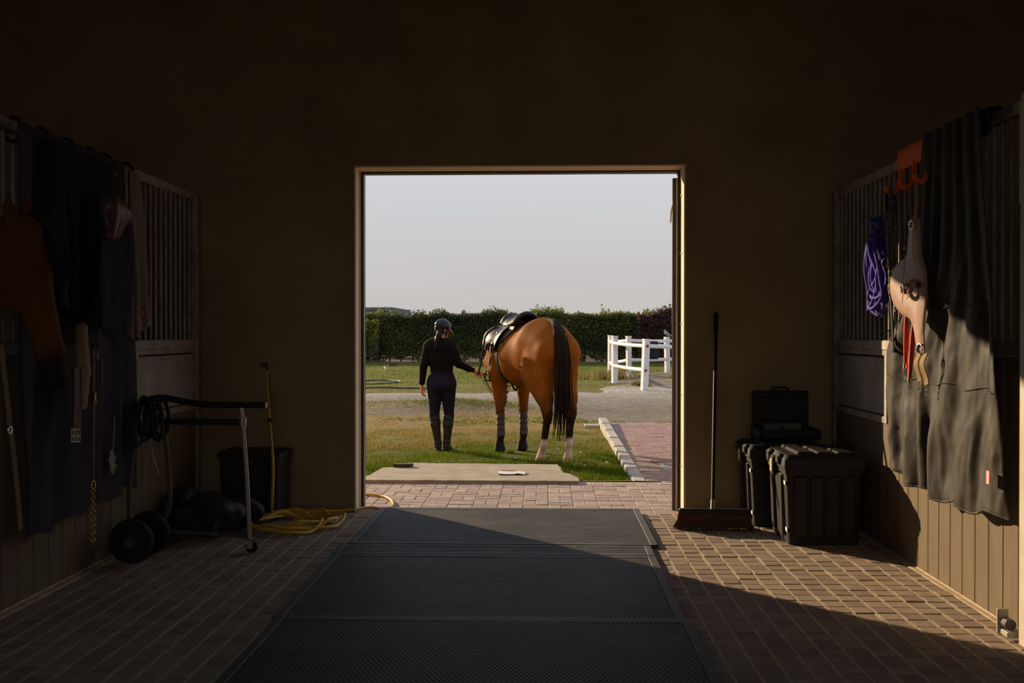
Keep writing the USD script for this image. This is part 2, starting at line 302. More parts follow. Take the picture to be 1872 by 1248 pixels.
# ------------------------------------------------------------------ stall fronts
M['board_r'] = mat('tan_board', (.15, .108, .064), .75, (.125, .088, .052), 5.0, 5.0, .3, 60.0, stretch=(3, 3, .6), spec=.2)
M['galv'] = mat('dull_galvanised_tube', (.36, .32, .27), .55, (.22, .19, .16), 9.0, metal=.2, spec=.4)
M['hatch'] = mat('scuffed_grey_hatch', (.36, .33, .30), .6, (.25, .21, .17), 4.0, 6.0, .3, 40.0, spec=.35)
M['rust'] = mat('brown_rust', (.16, .075, .03), .9, (.10, .05, .025), 30.0)
M['dark'] = mat('stall_dark_plaster', (.10, .08, .06), .9)
def stall_front(side, label, y0, y1, ygap=None, hatch=(6.42, 7.56)):
    X = XL if side < 0 else XR; s = -side                                   # s points into the aisle
    t = thing('stall_partition', label, 'stall partition', base=(X, (y0 + y1) / 2, 0))
    def xb(a, b): return (X + min(s * a, s * b), X + max(s * a, s * b))      # distances into the aisle
    part(t, 'top_rail', bx(*xb(-.05, .0), y0, y1, 2.395, 2.455, .006), M['galv'])
    part(t, 'middle_rail', bx(*xb(-.05, .008), y0, y1, 1.27, 1.335, .006), M['galv'])
    part(t, 'corner_post', bx(*xb(-.06, .012), y1 - .06, y1, 0, 2.45, .005), M['galv'])
    n = int((y1 - y0 - .06) / .0925)
    for k in range(n):
        y = y1 - .12 - k * .0925
        if ygap and ygap[0] < y < ygap[1]: continue
        part(t, 'bar', tube([(X - s * .028, y, 1.30), (X - s * .028, y, 2.42)], .0115, 8, caps=False), M['galv'])
    y = y1 - .01; k = 0
    ys = list(np.arange(y1, y0, -.155))
    for y in ys:
        hz = .80 if hatch[0] - .02 < y <= hatch[1] + .2 else 1.27
        part(t, 'board', bx(*xb(-.045, 0), max(y0, y - .152), y - .001, .012, hz, .003), M['board_r'])
    part(t, 'sill', bx(*xb(-.05, .002), y0, y1, -.005, .012), M['sand'])
    a, b = hatch                                                              # framed feed hatch
    part(t, 'hatch_frame', [bx(*xb(-.04, .006), a, a + .05, .80, 1.27, .004), bx(*xb(-.04, .006), b - .05, b, .80, 1.27, .004), bx(*xb(-.04, .006), a + .05, b - .05, .80, .845, .004), bx(*xb(-.04, .006), a + .05, b - .05, 1.235, 1.27, .004)], M['galv'])
    part(t, 'hatch_panel', bx(*xb(-.03, -.006), a + .058, b - .058, .853, 1.222, .004), M['hatch'])
    for yy in (a + .11, b - .11): part(t, 'hatch_stop', bx(*xb(-.03, .004), yy - .02, yy + .02, 1.222, 1.238, .002), M['rust'])
    part(t, 'stall_backing', bx(*xb(-.075, -.052), y0, y1, 0, 1.27), M['dark'])
    return t
L = stall_front(-1, 'left stall front of boards, feed hatch and bars behind the hung blankets', 2.9, 7.6, (3.55, 4.75))
R = stall_front(1, 'right stall front of boards, feed hatch and bars behind the dark curtain', 2.9, 7.6)
# ------------------------------------------------------------------ outdoors: ground
GZ = -.06
def posmat(name, ramp, n1=.9, amp=2.2, fine=((.55, .55, .55), (1.25, 1.2, 1.1)), rough=.95, bump=.5, axis='y', f0=0., f1=60., fscale=7.0):
    """earth whose pigment goes through a ramp of distance from the barn, with noise on both"""
    return material(name, {'g': ('geometry', {}), 's': ('separate_xyz', {}), 'n': ('noise_texture', {'scale': n1, 'detail': 5.0, 'roughness': .6}),
        'mm': ('math', {'math_type': 'multiply_add', 'value2': amp * 2}), 'sh': ('math', {'math_type': 'add', 'value2': -amp}), 'ad': ('math', {'math_type': 'add'}),
        'mr': ('map_range', {'from_min': f0, 'from_max': f1, 'clamp': True}), 'r': ('rgb_ramp', {'ramp': ramp}),
        'n2': ('noise_texture', {'scale': fscale, 'detail': 6.0, 'roughness': .75}), 'r2': ('rgb_ramp', {'ramp': [(.3, fine[0]), (.7, fine[1])]}), 'm': ('mix_color', {'blend_type': 'multiply', 'fac': 1.0, 'use_clamp': False}),
        'b': ('bump', {'strength': bump, 'distance': .03}), 'p': ('principled_bsdf', {'roughness': rough, 'specular_ior_level': .05})},
        [('g.position', 's.vector'), ('g.position', 'n.vector'), ('n.fac', 'mm.value1'), ('s.' + axis, 'mm.value3'), ('mm.value', 'sh.value1'), ('sh.value', 'mr.value'), ('mr.result', 'r.fac'),
         ('g.position', 'n2.vector'), ('n2.fac', 'r2.fac'), ('r.color', 'm.a'), ('r2.color', 'm.b'), ('m.result', 'p.base_color'), ('n2.fac', 'b.height'), ('b.normal', 'p.normal')], surface='p.BSDF')
D = 60.0
M['lawn'] = posmat('lawn_soil', [(9 / D, (.080, .092, .009)), (12.4 / D, (.098, .108, .012)), (13.8 / D, (.17, .14, .038)), (15.2 / D, (.245, .17, .07)), (19 / D, (.215, .155, .07)), (21 / D, (.14, .12, .055)), (27 / D, (.16, .15, .045)), (31 / D, (.135, .145, .032)), (45 / D, (.12, .135, .028)), (52 / D, (.07, .05, .035))])
def ground_z(x, y):
    """gentle lawn: flat by the barn, a little rough further off, heaped by the paddock fence"""
    x, y = np.asarray(x, float), np.asarray(y, float); p = np.stack([x * .35, y * .35, 0 * x], -1); p2 = np.stack([x * 1.5, y * 1.5, 0 * x + 3], -1)
    a = np.clip((y - 13) / 6, 0, 1); z = GZ + a * .10 * (meshkit.fbm(p, 3, 2) - .5) + np.clip((y - 10) / 4, 0, 1) * .03 * (meshkit.noise(p2, 5) - .5)
    z += .22 * np.exp(-(((x - 5.2) / 2.6) ** 2 + ((y - 31.5) / 3.2) ** 2)) + .16 * np.exp(-(((x + 1.7) / 1.3) ** 2 + ((y - 19.2) / .8) ** 2))
    return z
gx, gy = np.r_[np.linspace(-40, -6, 18)[:-1], np.linspace(-6, 9, 101), np.linspace(9, 40, 16)[1:]], np.r_[np.linspace(8.05, 16, 90), np.linspace(16, 40, 110)[1:], np.linspace(40, 110, 30)[1:]]
GX, GY = np.meshgrid(gx, gy, indexing='ij'); n, m = GX.shape; GZZ = ground_z(GX, GY)
i, j = np.meshgrid(np.arange(n - 1), np.arange(m - 1), indexing='ij'); q = np.stack([i * m + j, (i + 1) * m + j, (i + 1) * m + j + 1, i * m + j + 1], -1).reshape(-1, 4)
cxy = np.stack([GX, GY], -1).reshape(-1, 2)[q].mean(1); keep = ~((cxy[:, 1] < 9.32) | ((cxy[:, 0] > .95) & (cxy[:, 1] < 15.5)))
struct('lawn', (np.stack([GX, GY, GZZ], -1).reshape(-1, 3), q[keep]), M['lawn'], smooth=True)
M['yard_sand'] = mat('yard_joint_sand', (.42, .32, .235), .95, (.24, .17, .125), 7.0, 5.0)
struct('yard_base', [bx(-40, 40, 7.65, 9.47, -.3, -.0185), bx(.92, 40, 9.3, 15.6, -.3, -.019)], M['yard_sand'])
def blot(px, jit=.12, step=.25, z=GZ):
    """ragged outline on the ground through the corners"""
    p = np.array(px, float)
    ring_ = LineString(np.vstack([p, p[:1]])); k = int(ring_.length / step); pts = np.array([ring_.interpolate(t, True).coords[0] for t in np.linspace(0, 1, k, endpoint=False)])
    nz = (meshkit.fbm(np.c_[pts * 1.1, np.zeros(k)], 4, 3) - .5) * 2 * jit * 2.0; nz2 = (meshkit.fbm(np.c_[pts * 1.1, np.ones(k) * 9], 4, 8) - .5) * 4 * jit
    return Polygon(pts + np.c_[nz, nz2]).buffer(0)
def lay(poly, dz, res=.5):
    """drape a polygon over the ground as a fine mesh with turned-down rim"""
    if poly.geom_type != 'Polygon': poly = max(poly.geoms, key=lambda g_: g_.area)
    v, f = trimesh.creation.triangulate_polygon(poly.segmentize(res), engine='earcut'); m_ = trimesh.Trimesh(np.c_[v, np.zeros(len(v))], f, process=False)
    for _ in range(2):
        if len(m_.faces) < 60000: m_ = m_.subdivide_to_size(max(res, .35), max_iter=12) if _ == 0 else m_
    v = np.array(m_.vertices); b = np.array([poly.exterior.distance(__import__('shapely').Point(p)) for p in v[:, :2]])
    v[:, 2] = ground_z(v[:, 0], v[:, 1]) + dz * np.clip(b / .25, -.3, 1) - .004; return v, np.array(m_.faces)
G = lambda *pp: [gr(x, y, GZ)[:2] for x, y in pp]
M['track'] = posmat('pale_sand_track', [(15 / D, (.26, .22, .165)), (19 / D, (.21, .185, .15)), (22 / D, (.30, .27, .235)), (25.5 / D, (.44, .41, .38)), (27.5 / D, (.28, .24, .19)), (34 / D, (.19, .155, .115))], 1.6, 1.2, ((.45, .43, .40), (1.3, 1.27, 1.22)), bump=1.0, fscale=8.0)
track = blot(G((300, 717), (660, 719), (800, 719), (960, 716), (1085, 716), (1100, 712), (1118, 690), (1170, 683), (1260, 681), (1420, 690), (1600, 800), (1240, 772), (1090, 769), (1050, 764), (985, 752), (870, 738), (760, 733), (640, 735), (300, 737)), .28)
struct('sand_track', lay(track, .012), M['track'], smooth=True)
M['mud'] = posmat('grey_brown_mud', [(15 / D, (.22, .175, .12)), (30 / D, (.235, .19, .14))], 2.0, 1.5, ((.5, .47, .43), (1.25, 1.2, 1.15)), bump=1.0, fscale=9.0)
struct('mud_patch', lay(blot(G((640, 741), (770, 738), (880, 741), (1000, 753), (960, 757), (860, 755), (760, 758), (640, 757)), .25), .010), M['mud'], smooth=True)

# ------------------------------------------------------------------ outside paving
OB = [mat('yard_paver' + s, c, .85, tuple(.78 * x for x in c), 16.0, 5.0, .4, 160.0, spec=.15) for s, c in (('_a', (.38, .29, .255)), ('_b', (.42, .34, .29)), ('_c', (.35, .26, .235)), ('_d', (.40, .31, .265)))]
OR = [mat('path_paver' + s, c, .85, tuple(.8 * x for x in c), 16.0, 5.0, .4, 160.0, spec=.15) for s, c in (('_a', (.37, .225, .19)), ('_b', (.35, .235, .20)), ('_c', (.32, .20, .175)))]
yd = thing('yard_paving', kind='structure', base=(-.2, 8.6, 0))
U = .2045; cell = []
for a in range(-34, 30):
    for b in range(-1, 7):
        x0, y0 = -.18 + a * U, 7.885 + b * U
        if y0 + U > 9.40 or (b < 0 and not DX0 < x0 + U / 2 < DX1 - .1): continue
        for k in range(2):
            if (a + b) % 2 == 0: c, s = (x0 + U / 2, y0 + U * (.25 + .5 * k)), (U - .006, U / 2 - .006)
            else: c, s = (x0 + U * (.25 + .5 * k), y0 + U / 2), (U / 2 - .006, U - .006)
            cell.append((abs(c[0] + .2), box((c[0], c[1], -.045 + rng.normal(0, .0012)), (*s, .06), .004, rx(rng.normal(0, .004)))))
cell.sort(key=lambda t: t[0])
for _, m_ in cell[:300]: part(yd, 'brick', m_, OB[rng.integers(4)])
part(yd, 'brick_field', [m_ for _, m_ in cell[300:]], OB[1], kind='stuff')
pt = thing('paved_path', kind='structure', base=(2, 12, 0))
cell = []
for a in range(0, 22):
    for b in range(0, 58):
        x0 = .975 + a * .205 + (.1025 if b % 2 else 0); y = 9.47 + (b + .5) * .1045
        if (a, b) in ((3, 6), (3, 7), (3, 8)): continue
        cell.append((a * .6 + y * .1, box((x0 + .1, y, -.045 + rng.normal(0, .0015)), (.199, .0985, .06), .004)))
cell.sort(key=lambda t: t[0])
for _, m_ in cell[:300]: part(pt, 'brick', m_, OR[rng.integers(3)])
part(pt, 'brick_field', [m_ for _, m_ in cell[300:]], OR[1], kind='stuff')
M['concrete'] = mat('pale_concrete', (.44, .41, .37), .9, (.33, .30, .26), 6.0, 6.0, .5, 80.0, spec=.1)
kb = thing('kerb', kind='structure', base=(.87, 12, 0))
ys = np.linspace(9.42, 15.55, 8)
for k in range(7):
    lift = .09 * (ys[k] - 9.4) / 6.1
    part(kb, 'kerb_stone', bx(.83, .955, ys[k] + .006, ys[k + 1] - .006, -.25, -.012 + lift, .012), M['concrete'])
part(kb, 'kerb_stone', bx(.60, .83, 15.2, 15.45, -.2, -.02, .01), M['concrete'])
struct('edging_strip', [bx(-1.6 + k * .9, -.705 + k * .9, 9.375, 9.425, -.2, -.014, .006) for k in range(3)] + [bx(1.1 + k * .9, 1.995 + k * .9, 9.375, 9.425, -.2, -.014, .006) for k in range(-1, 5)], M['concrete'])
M['grate'] = mat('grey_drain_steel', (.20, .20, .19), .5, metal=.6)
dr = thing('drain_grate', 'grey slotted drain grate set in the red paved path by the gate edge', 'drain grate', base=(1.34, 10.45, -.014))
part(dr, 'frame', [bx(1.22, 1.72, 10.2, 10.24, -.06, -.012), bx(1.22, 1.72, 10.72, 10.76, -.06, -.012), bx(1.22, 1.26, 10.24, 10.72, -.06, -.012), bx(1.68, 1.72, 10.24, 10.72, -.06, -.012)], M['concrete'])
for k in range(9): part(dr, 'grate_bar', box((1.30 + k * .042, 10.48, -.02), (.014, .48, .014), .002, rz(.35)), M['grate'])
obj('rust_strip', bx(1.13, 1.75, 10.80, 10.84, -.03, -.006, .004), mat('rusty_strip', (.17, .08, .045), .9, (.12, .06, .035), 20.0), 'rusty brown metal strip lying across the red path behind the drain', 'metal strip')
# concrete slab laid over the grass edge
M['slab'] = mat('stained_slab', (.37, .315, .25), .85, (.29, .24, .19), 5.0, 6.0, .4, 70.0, spec=.15)
sp = np.array([gr(x, y, -.01)[:2] for x, y in ((560, 881), (700, 882), (1058, 884), (1056, 877), (1040, 870), (1029, 868), (1019, 853), (900, 852), (745, 850), (734, 857), (700, 859), (672, 874), (600, 876))])
sl = Polygon(sp).segmentize(.08); sl = Polygon(np.array(sl.exterior.coords)[:-1] + rng.normal(0, .006, (len(sl.exterior.coords) - 1, 2))).buffer(0)
obj('slab', extrude(sl, -.06, .016), M['slab'], 'broad pale slab with ragged edges lying between the grass and pavers', 'concrete slab')
M['white'] = mat('white_paint', (.78, .75, .74), .5, (.66, .63, .61), 8.0)
c = gr(930, 866, .016); c[2] = .008; lid = thing('paper_scrap', 'white scrap with a red rim lying on the pale slab in front of the horse', 'litter', base=c)
pw = np.stack(np.meshgrid(np.linspace(-.11, .16, 12), np.linspace(-.085, .085, 8), indexing='ij'), -1); pz = .024 + .012 * meshkit.noise(np.dstack([pw * 22, np.zeros(pw.shape[:2])]), 4)
part(lid, 'sheet', sheet(np.dstack([pw + c[:2], pz]), .003), M['white'])
part(lid, 'rim', box((c[0] - .0, c[1] + .09, .028), (.15, .018, .022), .004), mat('red_rim', (.55, .12, .05), .6), label='red rim')
obj('timber_offcut', box((*gr(737, 856, 0)[:2], .034), (.20, .09, .035), .006, rz(-.05)), mat('dark_wet_timber', (.07, .05, .035), .8, (.04, .03, .022), 20.0), 'dark timber offcut lying on the back left edge of the slab', 'timber offcut')
# ------------------------------------------------------------------ grass
M['blade'] = material('grass_blade', {'a': ('attribute', {'attribute': 'coat'}), 'd': ('diffuse_bsdf', {}), 't': ('translucent_bsdf', {}), 'm': ('mix_closure', {'fac': .45})},
    [('a.color', 'd.color'), ('a.color', 't.color'), ('d.BSDF', 'm.closure1'), ('t.BSDF', 'm.closure2')], surface='m.closure')
def blades(x, y, h, w, lean=.5, cols=None, seed=0):
    r = np.random.default_rng(seed); n = len(x); z = ground_z(x, y) - .004; a = r.uniform(0, 2 * math.pi, n); l = lean * h * r.uniform(.2, 1, n); b = a + r.normal(1.57, .5, n)
    d = np.stack([np.cos(a), np.sin(a), 0 * a], 1) * (w / 2)[:, None]; o = np.stack([x, y, z], 1); e = np.stack([np.cos(b) * l, np.sin(b) * l, h], 1)
    v = np.stack([o - d, o + d, o + e * [.35, .35, .6] + d * .7, o + e * [.35, .35, .6] - d * .7, o + e], 1).reshape(-1, 3); k = np.arange(n)[:, None] * 5
    f = np.vstack([k + [0, 1, 2], k + [0, 2, 3], k + [3, 2, 4]]); return (v, f), np.repeat(cols, 5, 0)
pathpoly = sl.buffer(.015)
def free(x, y):
    from shapely import contains_xy
    return ~contains_xy(pathpoly, x, y) & ~((x > .815) & (y < 15.6)) & (y > 9.44)
def gcol(x, y, r):
    p = meshkit.fbm(np.c_[x * 1.2, y * 1.2, 0 * x], 3, 11); t = np.clip((p - .5) * 3.2 + .38 + np.clip((y - 11.7) / 4.5, -.3, .6), 0, 1)[:, None]
    c = np.array([.12, .165, .012]) * (1 - t) + np.array([.27, .20, .06]) * t; return np.clip(c * r.uniform(.6, 1.3, (len(x), 1)), 0, 1)
r = np.random.default_rng(3); N = 62000
x, y = r.uniform(-4.4, 1.0, N), 9.44 + 6.8 * r.random(N) ** 1.35; ok = free(x, y) & (meshkit.fbm(np.c_[x * 2.3, y * 2.3, 0 * x], 3, 5) > .36 + .05 * np.clip(y - 12, 0, 4)); x, y = x[ok], y[ok]
hh = r.uniform(.02, .055, len(x)) * (1 - .35 * np.clip((y - 12) / 3, 0, 1)); m_, cc = blades(x, y, hh, r.uniform(.004, .009, len(x)), 1.0, gcol(x, y, r), 1)
obj('grass', m_, M['blade'], 'short green grass around the feet of the woman and the led horse', 'grass', kind='stuff', color=cc)
N = 42000; x, y = r.uniform(-9.5, 8, N), 16 + 32 * r.random(N) ** 1.6
from shapely import contains_xy
ok = ~contains_xy(track.buffer(-.25), x, y) & (np.abs(x + 1 * (y > 0)) < y * .26) & (meshkit.fbm(np.c_[x * .9, y * .9, 0 * x], 3, 6) > .42 + .12 * (y < 22)); x, y = x[ok], y[ok]
t = np.clip((meshkit.fbm(np.c_[x * .5, y * .5, 0 * x], 3, 21) - .5) * 3 + .45 - .35 * (y > 26), 0, 1)[:, None]; cc = (np.array([.12, .145, .020]) * (1 - t) + np.array([.22, .17, .06]) * t) * r.uniform(.7, 1.25, (len(x), 1))
m_, cc = blades(x, y, r.uniform(.015, .04, len(x)) * (1 + (y > 27)), r.uniform(.012, .03, len(x)), 1.0, cc, 2)
obj('grass', m_, M['blade'], 'dry patchy grass of the field between sand track and hedge', 'grass', kind='stuff', color=cc)
def tuft(cx, cy, rx_, ry_, n, h, seed, label, green):
    r = np.random.default_rng(seed); x, y = cx + r.normal(0, rx_, n), cy + r.normal(0, ry_, n); c = (np.array(green) * r.uniform(.5, 1.3, (n, 1)))
    m_, cc = blades(x, y, h * r.uniform(.4, 1, n), r.uniform(.25, .45, n) * .06 * (h / .15) ** .5, .9, c, seed); obj('grass_tuft', m_, M['blade'], label, 'grass tuft', kind='stuff', color=cc)
tuft(-1.55, 19.2, .62, .4, 1500, .085, 5, 'shaggy grass mound between the woman and the horse', (.20, .20, .06))
M['soil'] = mat('bare_brown_soil', (.085, .055, .03), .95, (.13, .09, .05), 9.0, 6.0, 1.0, 30.0)
struct('soil_patch', lay(blot(G((730, 846), (790, 838), (850, 840), (880, 846), (860, 851), (740, 852)), .05, .06), .02, .12), M['soil'], smooth=True)
r = np.random.default_rng(41); N = 5200; x, y = r.uniform(-2.1, .83, N), 0; x = np.where(r.random(N) < .75, x, r.uniform(.35, .83, N)); y = np.where(x > .3, 9.45 + 1.2 * r.random(N) ** 1.5, 10.35 + .7 * r.random(N) ** 1.6); ok = free(x, y); x, y = x[ok], y[ok]
m_, cc = blades(x, y, r.uniform(.03, .075, len(x)), r.uniform(.004, .009, len(x)), 1.1, np.array([.10, .15, .010]) * r.uniform(.5, 1.25, (len(x), 1)), 42); obj('grass', m_, M['blade'], 'longer dark green grass along the edges of the pale slab', 'grass', kind='stuff', color=cc)
p = gr(1107, 694, GZ); tuft(p[0], p[1], .42, .4, 420, .34, 6, 'dry tuft of grass at the left foot of the white fence', (.24, .19, .07))
p = gr(1166, 706, GZ); tuft(p[0] + .05, p[1], .12, .15, 120, .22, 9, 'small green tuft of grass at the foot of the nearest fence post', (.17, .18, .05))
r = np.random.default_rng(12); M['debris'] = mat('pale_dry_leaf', (.55, .44, .28), .8, (.40, .29, .16), 30.0)
lp = [(1072, 808), (1022, 822), (1060, 830), (940, 841), (1112, 848), (1130, 838), (880, 806), (700, 812), (760, 800), (835, 792), (1145, 853), (985, 790)]
for k, (u, w) in enumerate(lp[:6]):
    where = ('beside the kerb end', 'left of the left hind hoof', 'right of the hind hooves', 'nearest the slab', 'by the kerb, nearer one', 'by the kerb, farther one')[k]
    c = gr(u, w, GZ); c[2] = float(ground_z(c[0], c[1])) + .014; a = r.uniform(0, 6); g_ = np.stack(np.meshgrid(np.linspace(-1, 1, 7), np.linspace(-1, 1, 5), indexing='ij'), -1)
    Q = np.dstack([g_[..., 0] * .045, g_[..., 1] * .022 * (1.05 - g_[..., 0] ** 2), .02 * g_[..., 0] ** 2]) @ rz(a).T + c
    obj('dry_leaf', sheet(Q, .002), M['debris'], 'pale curled dry leaf in the grass ' + where, 'leaf', group='dry leaves in the grass', smooth=True)
# ------------------------------------------------------------------ hedge, shrub, far building
def leafmat(name, c1, c2): return material(name, {'a': ('attribute', {'attribute': 'coat'}), 'd': ('principled_bsdf', {'roughness': .6, 'specular_ior_level': .25}), 't': ('translucent_bsdf', {}), 'm': ('mix_closure', {'fac': .3})},
    [('a.color', 'd.base_color'), ('a.color', 't.color'), ('d.BSDF', 'm.closure1'), ('t.BSDF', 'm.closure2')], surface='m.closure')
M['leaf'] = leafmat('hedge_leaf', 0, 0); M['twig'] = mat('hedge_twig', (.11, .08, .05), .9)
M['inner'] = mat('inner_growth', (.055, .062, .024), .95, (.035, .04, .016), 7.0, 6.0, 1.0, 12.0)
def hedge(name, label, category, x0, x1, yc, hw, ht, n, size, c_lo, c_hi, seed, dens=1.0, gap=.9):
    """a clipped hedge: leaves spread through a lumpy shell, sparser near the ground, twigs and trunks inside"""
    r = np.random.default_rng(seed); t = thing(name, label, category, base=((x0 + x1) / 2, yc, GZ))
    x = r.uniform(x0, x1, n); u = r.random(n) ** .8; top = ht * (1 + .16 * (meshkit.fbm(np.c_[x * .8, 0 * x, 0 * x], 3, seed) - .5)); z = u * top
    side = r.choice([-1, 1], n, p=[.8, .2]); on_top = r.random(n) < .28; lump = .5 * (meshkit.fbm(np.c_[x * .9, z * 1.1, side * 7], 3, seed + 1) - .5) * 2
    y = yc + side * hw * (.82 + lump * .5) * (1 - .25 * u ** 3) + r.normal(0, .10, n); y = np.where(on_top, yc + r.uniform(-hw, hw, n), y); z = np.where(on_top, top + r.normal(0, .07, n) + .20 * np.maximum(0, r.normal(0, .7, n)) * (meshkit.noise(np.c_[x * 1.7, 0 * x, 0 * x], seed + 5) > .45), z)
    keep = (z > gap * .9 * meshkit.fbm(np.c_[x * 1.1, 0 * z, 0 * z], 3, seed + 2)) | (meshkit.fbm(np.c_[x * 2.2, z * 2.2, 0 * z], 2, seed + 8) > .55); x, y, z, u = x[keep], y[keep], z[keep], u[keep]; n = len(x)
    a = r.normal(0, 1, (n, 3)); a /= np.linalg.norm(a, axis=1, keepdims=True); b = np.cross(a, r.normal(0, 1, (n, 3))); b /= np.linalg.norm(b, axis=1, keepdims=True); s = size * r.uniform(.6, 1.35, n)[:, None]
    o = np.stack([x, y, GZ + np.maximum(z, .03)], 1); v = np.stack([o - a * s, o + b * s * .45, o + a * s, o - b * s * .45], 1).reshape(-1, 3); k = np.arange(n)[:, None] * 4
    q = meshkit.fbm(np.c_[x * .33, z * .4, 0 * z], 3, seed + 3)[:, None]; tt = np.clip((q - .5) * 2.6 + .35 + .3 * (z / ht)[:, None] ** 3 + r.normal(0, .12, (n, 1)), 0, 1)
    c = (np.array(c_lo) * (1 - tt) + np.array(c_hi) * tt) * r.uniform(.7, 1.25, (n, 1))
    part(t, 'foliage', (v, np.vstack([k + [0, 1, 2], k + [0, 2, 3]])), M['leaf'], kind='stuff', color=np.repeat(c, 4, 0))
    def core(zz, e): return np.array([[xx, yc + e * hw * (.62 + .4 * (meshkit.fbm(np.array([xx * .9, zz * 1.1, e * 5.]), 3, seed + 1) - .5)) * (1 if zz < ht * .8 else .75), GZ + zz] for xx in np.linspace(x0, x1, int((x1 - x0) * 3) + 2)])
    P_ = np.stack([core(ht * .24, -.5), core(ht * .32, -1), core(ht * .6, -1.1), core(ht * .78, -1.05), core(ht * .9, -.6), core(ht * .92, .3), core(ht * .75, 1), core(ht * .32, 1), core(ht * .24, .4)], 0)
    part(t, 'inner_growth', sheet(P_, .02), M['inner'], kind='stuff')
    tw = []
    for xx in np.arange(x0 + .3, x1, .55):
        p0 = np.array([xx + r.normal(0, .1), yc + r.normal(0, .12), GZ - .05]); tw.append(tube([p0, p0 + [r.normal(0, .08), r.normal(0, .08), .6], p0 + [r.normal(0, .2), r.normal(0, .1), ht * .85]], [.045, .035, .012], 6))
        for _ in range(4): q0 = p0 + [0, 0, r.uniform(.2, ht * .5)]; tw.append(tube([q0, q0 + [r.normal(0, .5), r.normal(0, .3), r.uniform(.2, .7)]], [.014, .006], 4))
    part(t, 'stems', tw, M['twig'], kind='stuff'); return t
HY = 50.0
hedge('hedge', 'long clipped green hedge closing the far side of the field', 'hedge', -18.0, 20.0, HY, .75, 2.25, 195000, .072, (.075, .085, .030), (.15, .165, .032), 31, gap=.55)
hedge('shrub', 'purple-leaved shrub in the hedge above the white fence', 'shrub', 4.5, 6.6, HY - 1.25, .28, 2.28, 9000, .085, (.07, .035, .035), (.13, .07, .055), 35, gap=1.9)
hedge('shrub', 'bright yellow-green shrub at the left end of the hedge', 'shrub', -10.6, -8.2, HY - 1.3, .3, 1.95, 7000, .085, (.10, .12, .018), (.20, .20, .028), 37, gap=1.6)
hedge('tree', 'small round tree showing above the hedge on the far left', 'tree', -14.0, -11.4, 62, 1.0, 2.75, 5000, .11, (.07, .10, .04), (.11, .15, .05), 39)
struct('field_soil_strip', bx(-40, 40, HY - 1.9, HY + 1.2, -.3, GZ + .03), mat('bare_hedge_soil', (.10, .075, .055), .95, (.16, .12, .085), 3.0))
M['far_wall'] = mat('far_grey_wall', (.36, .35, .35), .9, (.31, .30, .30), .8); M['far_dark'] = mat('far_dark_roof', (.13, .12, .13), .8)
a, b, c = aY(640, 562, 70), aY(694, 562, 70), aY(716, 566, 84)
fb = thing('farm_building', 'flat-roofed grey building beyond the left end of the hedge', 'building', base=(a[0], 70, GZ))
part(fb, 'front_wall', bx(a[0], b[0], 70, 70.3, GZ, a[2] - .2), M['far_wall']); part(fb, 'side_wall', (np.array([[b[0], 70, GZ], [b[0] + .3, 84, GZ], [b[0] + .3, 84, c[2] + .0], [b[0], 70, a[2] - .2], [b[0] - .3, 70.3, GZ], [b[0], 84, GZ], [b[0], 84, c[2]], [b[0] - .3, 70.3, a[2] - .2]]), np.array([[0, 1, 2, 3], [5, 4, 7, 6], [3, 2, 6, 7], [0, 3, 7, 4], [1, 5, 6, 2]])), M['far_dark'])
part(fb, 'roof_slab', bx(a[0] - .2, b[0] + .35, 69.8, 84, a[2] - .22, a[2]), M['far_dark'])
part(fb, 'side_block', bx(b[0] + .3, c[0] * 1.0, 74, 84, GZ, c[2] - .05), M['far_dark'])
# ------------------------------------------------------------------ white paddock fence
M['post'] = mat('white_fence_paint', (.72, .68, .68), .55, (.60, .565, .56), 5.0, 5.0, .2, 40.0, spec=.3)
M['bolt'] = mat('rusty_bolt', (.16, .065, .04), .8)
fn = thing('rail_fence', 'white post-and-rail paddock fence with round rails on the right', 'fence', base=(*gr(1123, 698, GZ)[:2], GZ))
def post(pb, ptop, Hg, w, rot=.4):
    Y = gr(*pb, -.06 + Hg)[1]; b_, t_ = aY(*pb, Y), aY(*ptop, Y); b_[2] -= .3; ax = t_ - b_; n = np.linalg.norm(ax); ax /= n
    e = np.array([math.cos(rot), math.sin(rot), 0]); e -= ax * (e @ ax); e /= np.linalg.norm(e); R_ = np.stack([e, np.cross(ax, e), ax], 1)
    part(fn, 'post', [box((b_ + t_) / 2, (w, w, n - .02), .008, R_), box(t_, (w + .014, w + .014, .035), .006, R_)], M['post']); return b_, t_, R_
HB = .12
P_A = post((1123.5, 697), (1123.5, 615), HB * .5, .15); P_B = post((1115.5, 686.5), (1116, 613.5), HB * .3, .14); P_C = post((1150, 687), (1149, 615), HB, .14)
P_D = post((1177, 712), (1181.5, 620.5), HB * .3, .15); P_E = post((1220.5, 682), (1219, 616.5), HB, .15); P_F = post((1262, 690), (1262, 616), HB, .15)
def rail(p, q, r_=.055, dy0=0, dy1=0): part(fn, 'rail', tube(spline([p, (p + q) / 2 + [0, 0, -.012], q], 4), r_, 12), M['post'], smooth=40)
yA, yB, yC, yD, yE = (P[1][1] for P in (P_A, P_B, P_C, P_D, P_E))
rail(aY(1121, 627, yA - .02), aY(1180, 632, yD), .05); rail(aY(1121, 668, yA - .02), aY(1178, 676, yD), .05)
rail(aY(1114, 624, yB), aY(1150, 622.5, yC + .07)); rail(aY(1150, 622.5, yC + .07), aY(1221, 623, yE + .07)); rail(aY(1221, 623, yE + .07), aY(1290, 622, yE + 3))
rail(aY(1114, 663, yB), aY(1150, 658, yC + .07)); rail(aY(1150, 658, yC + .07), aY(1221, 656.5, yE + .07)); rail(aY(1221, 656.5, yE + .07), aY(1290, 655, yE + 3))
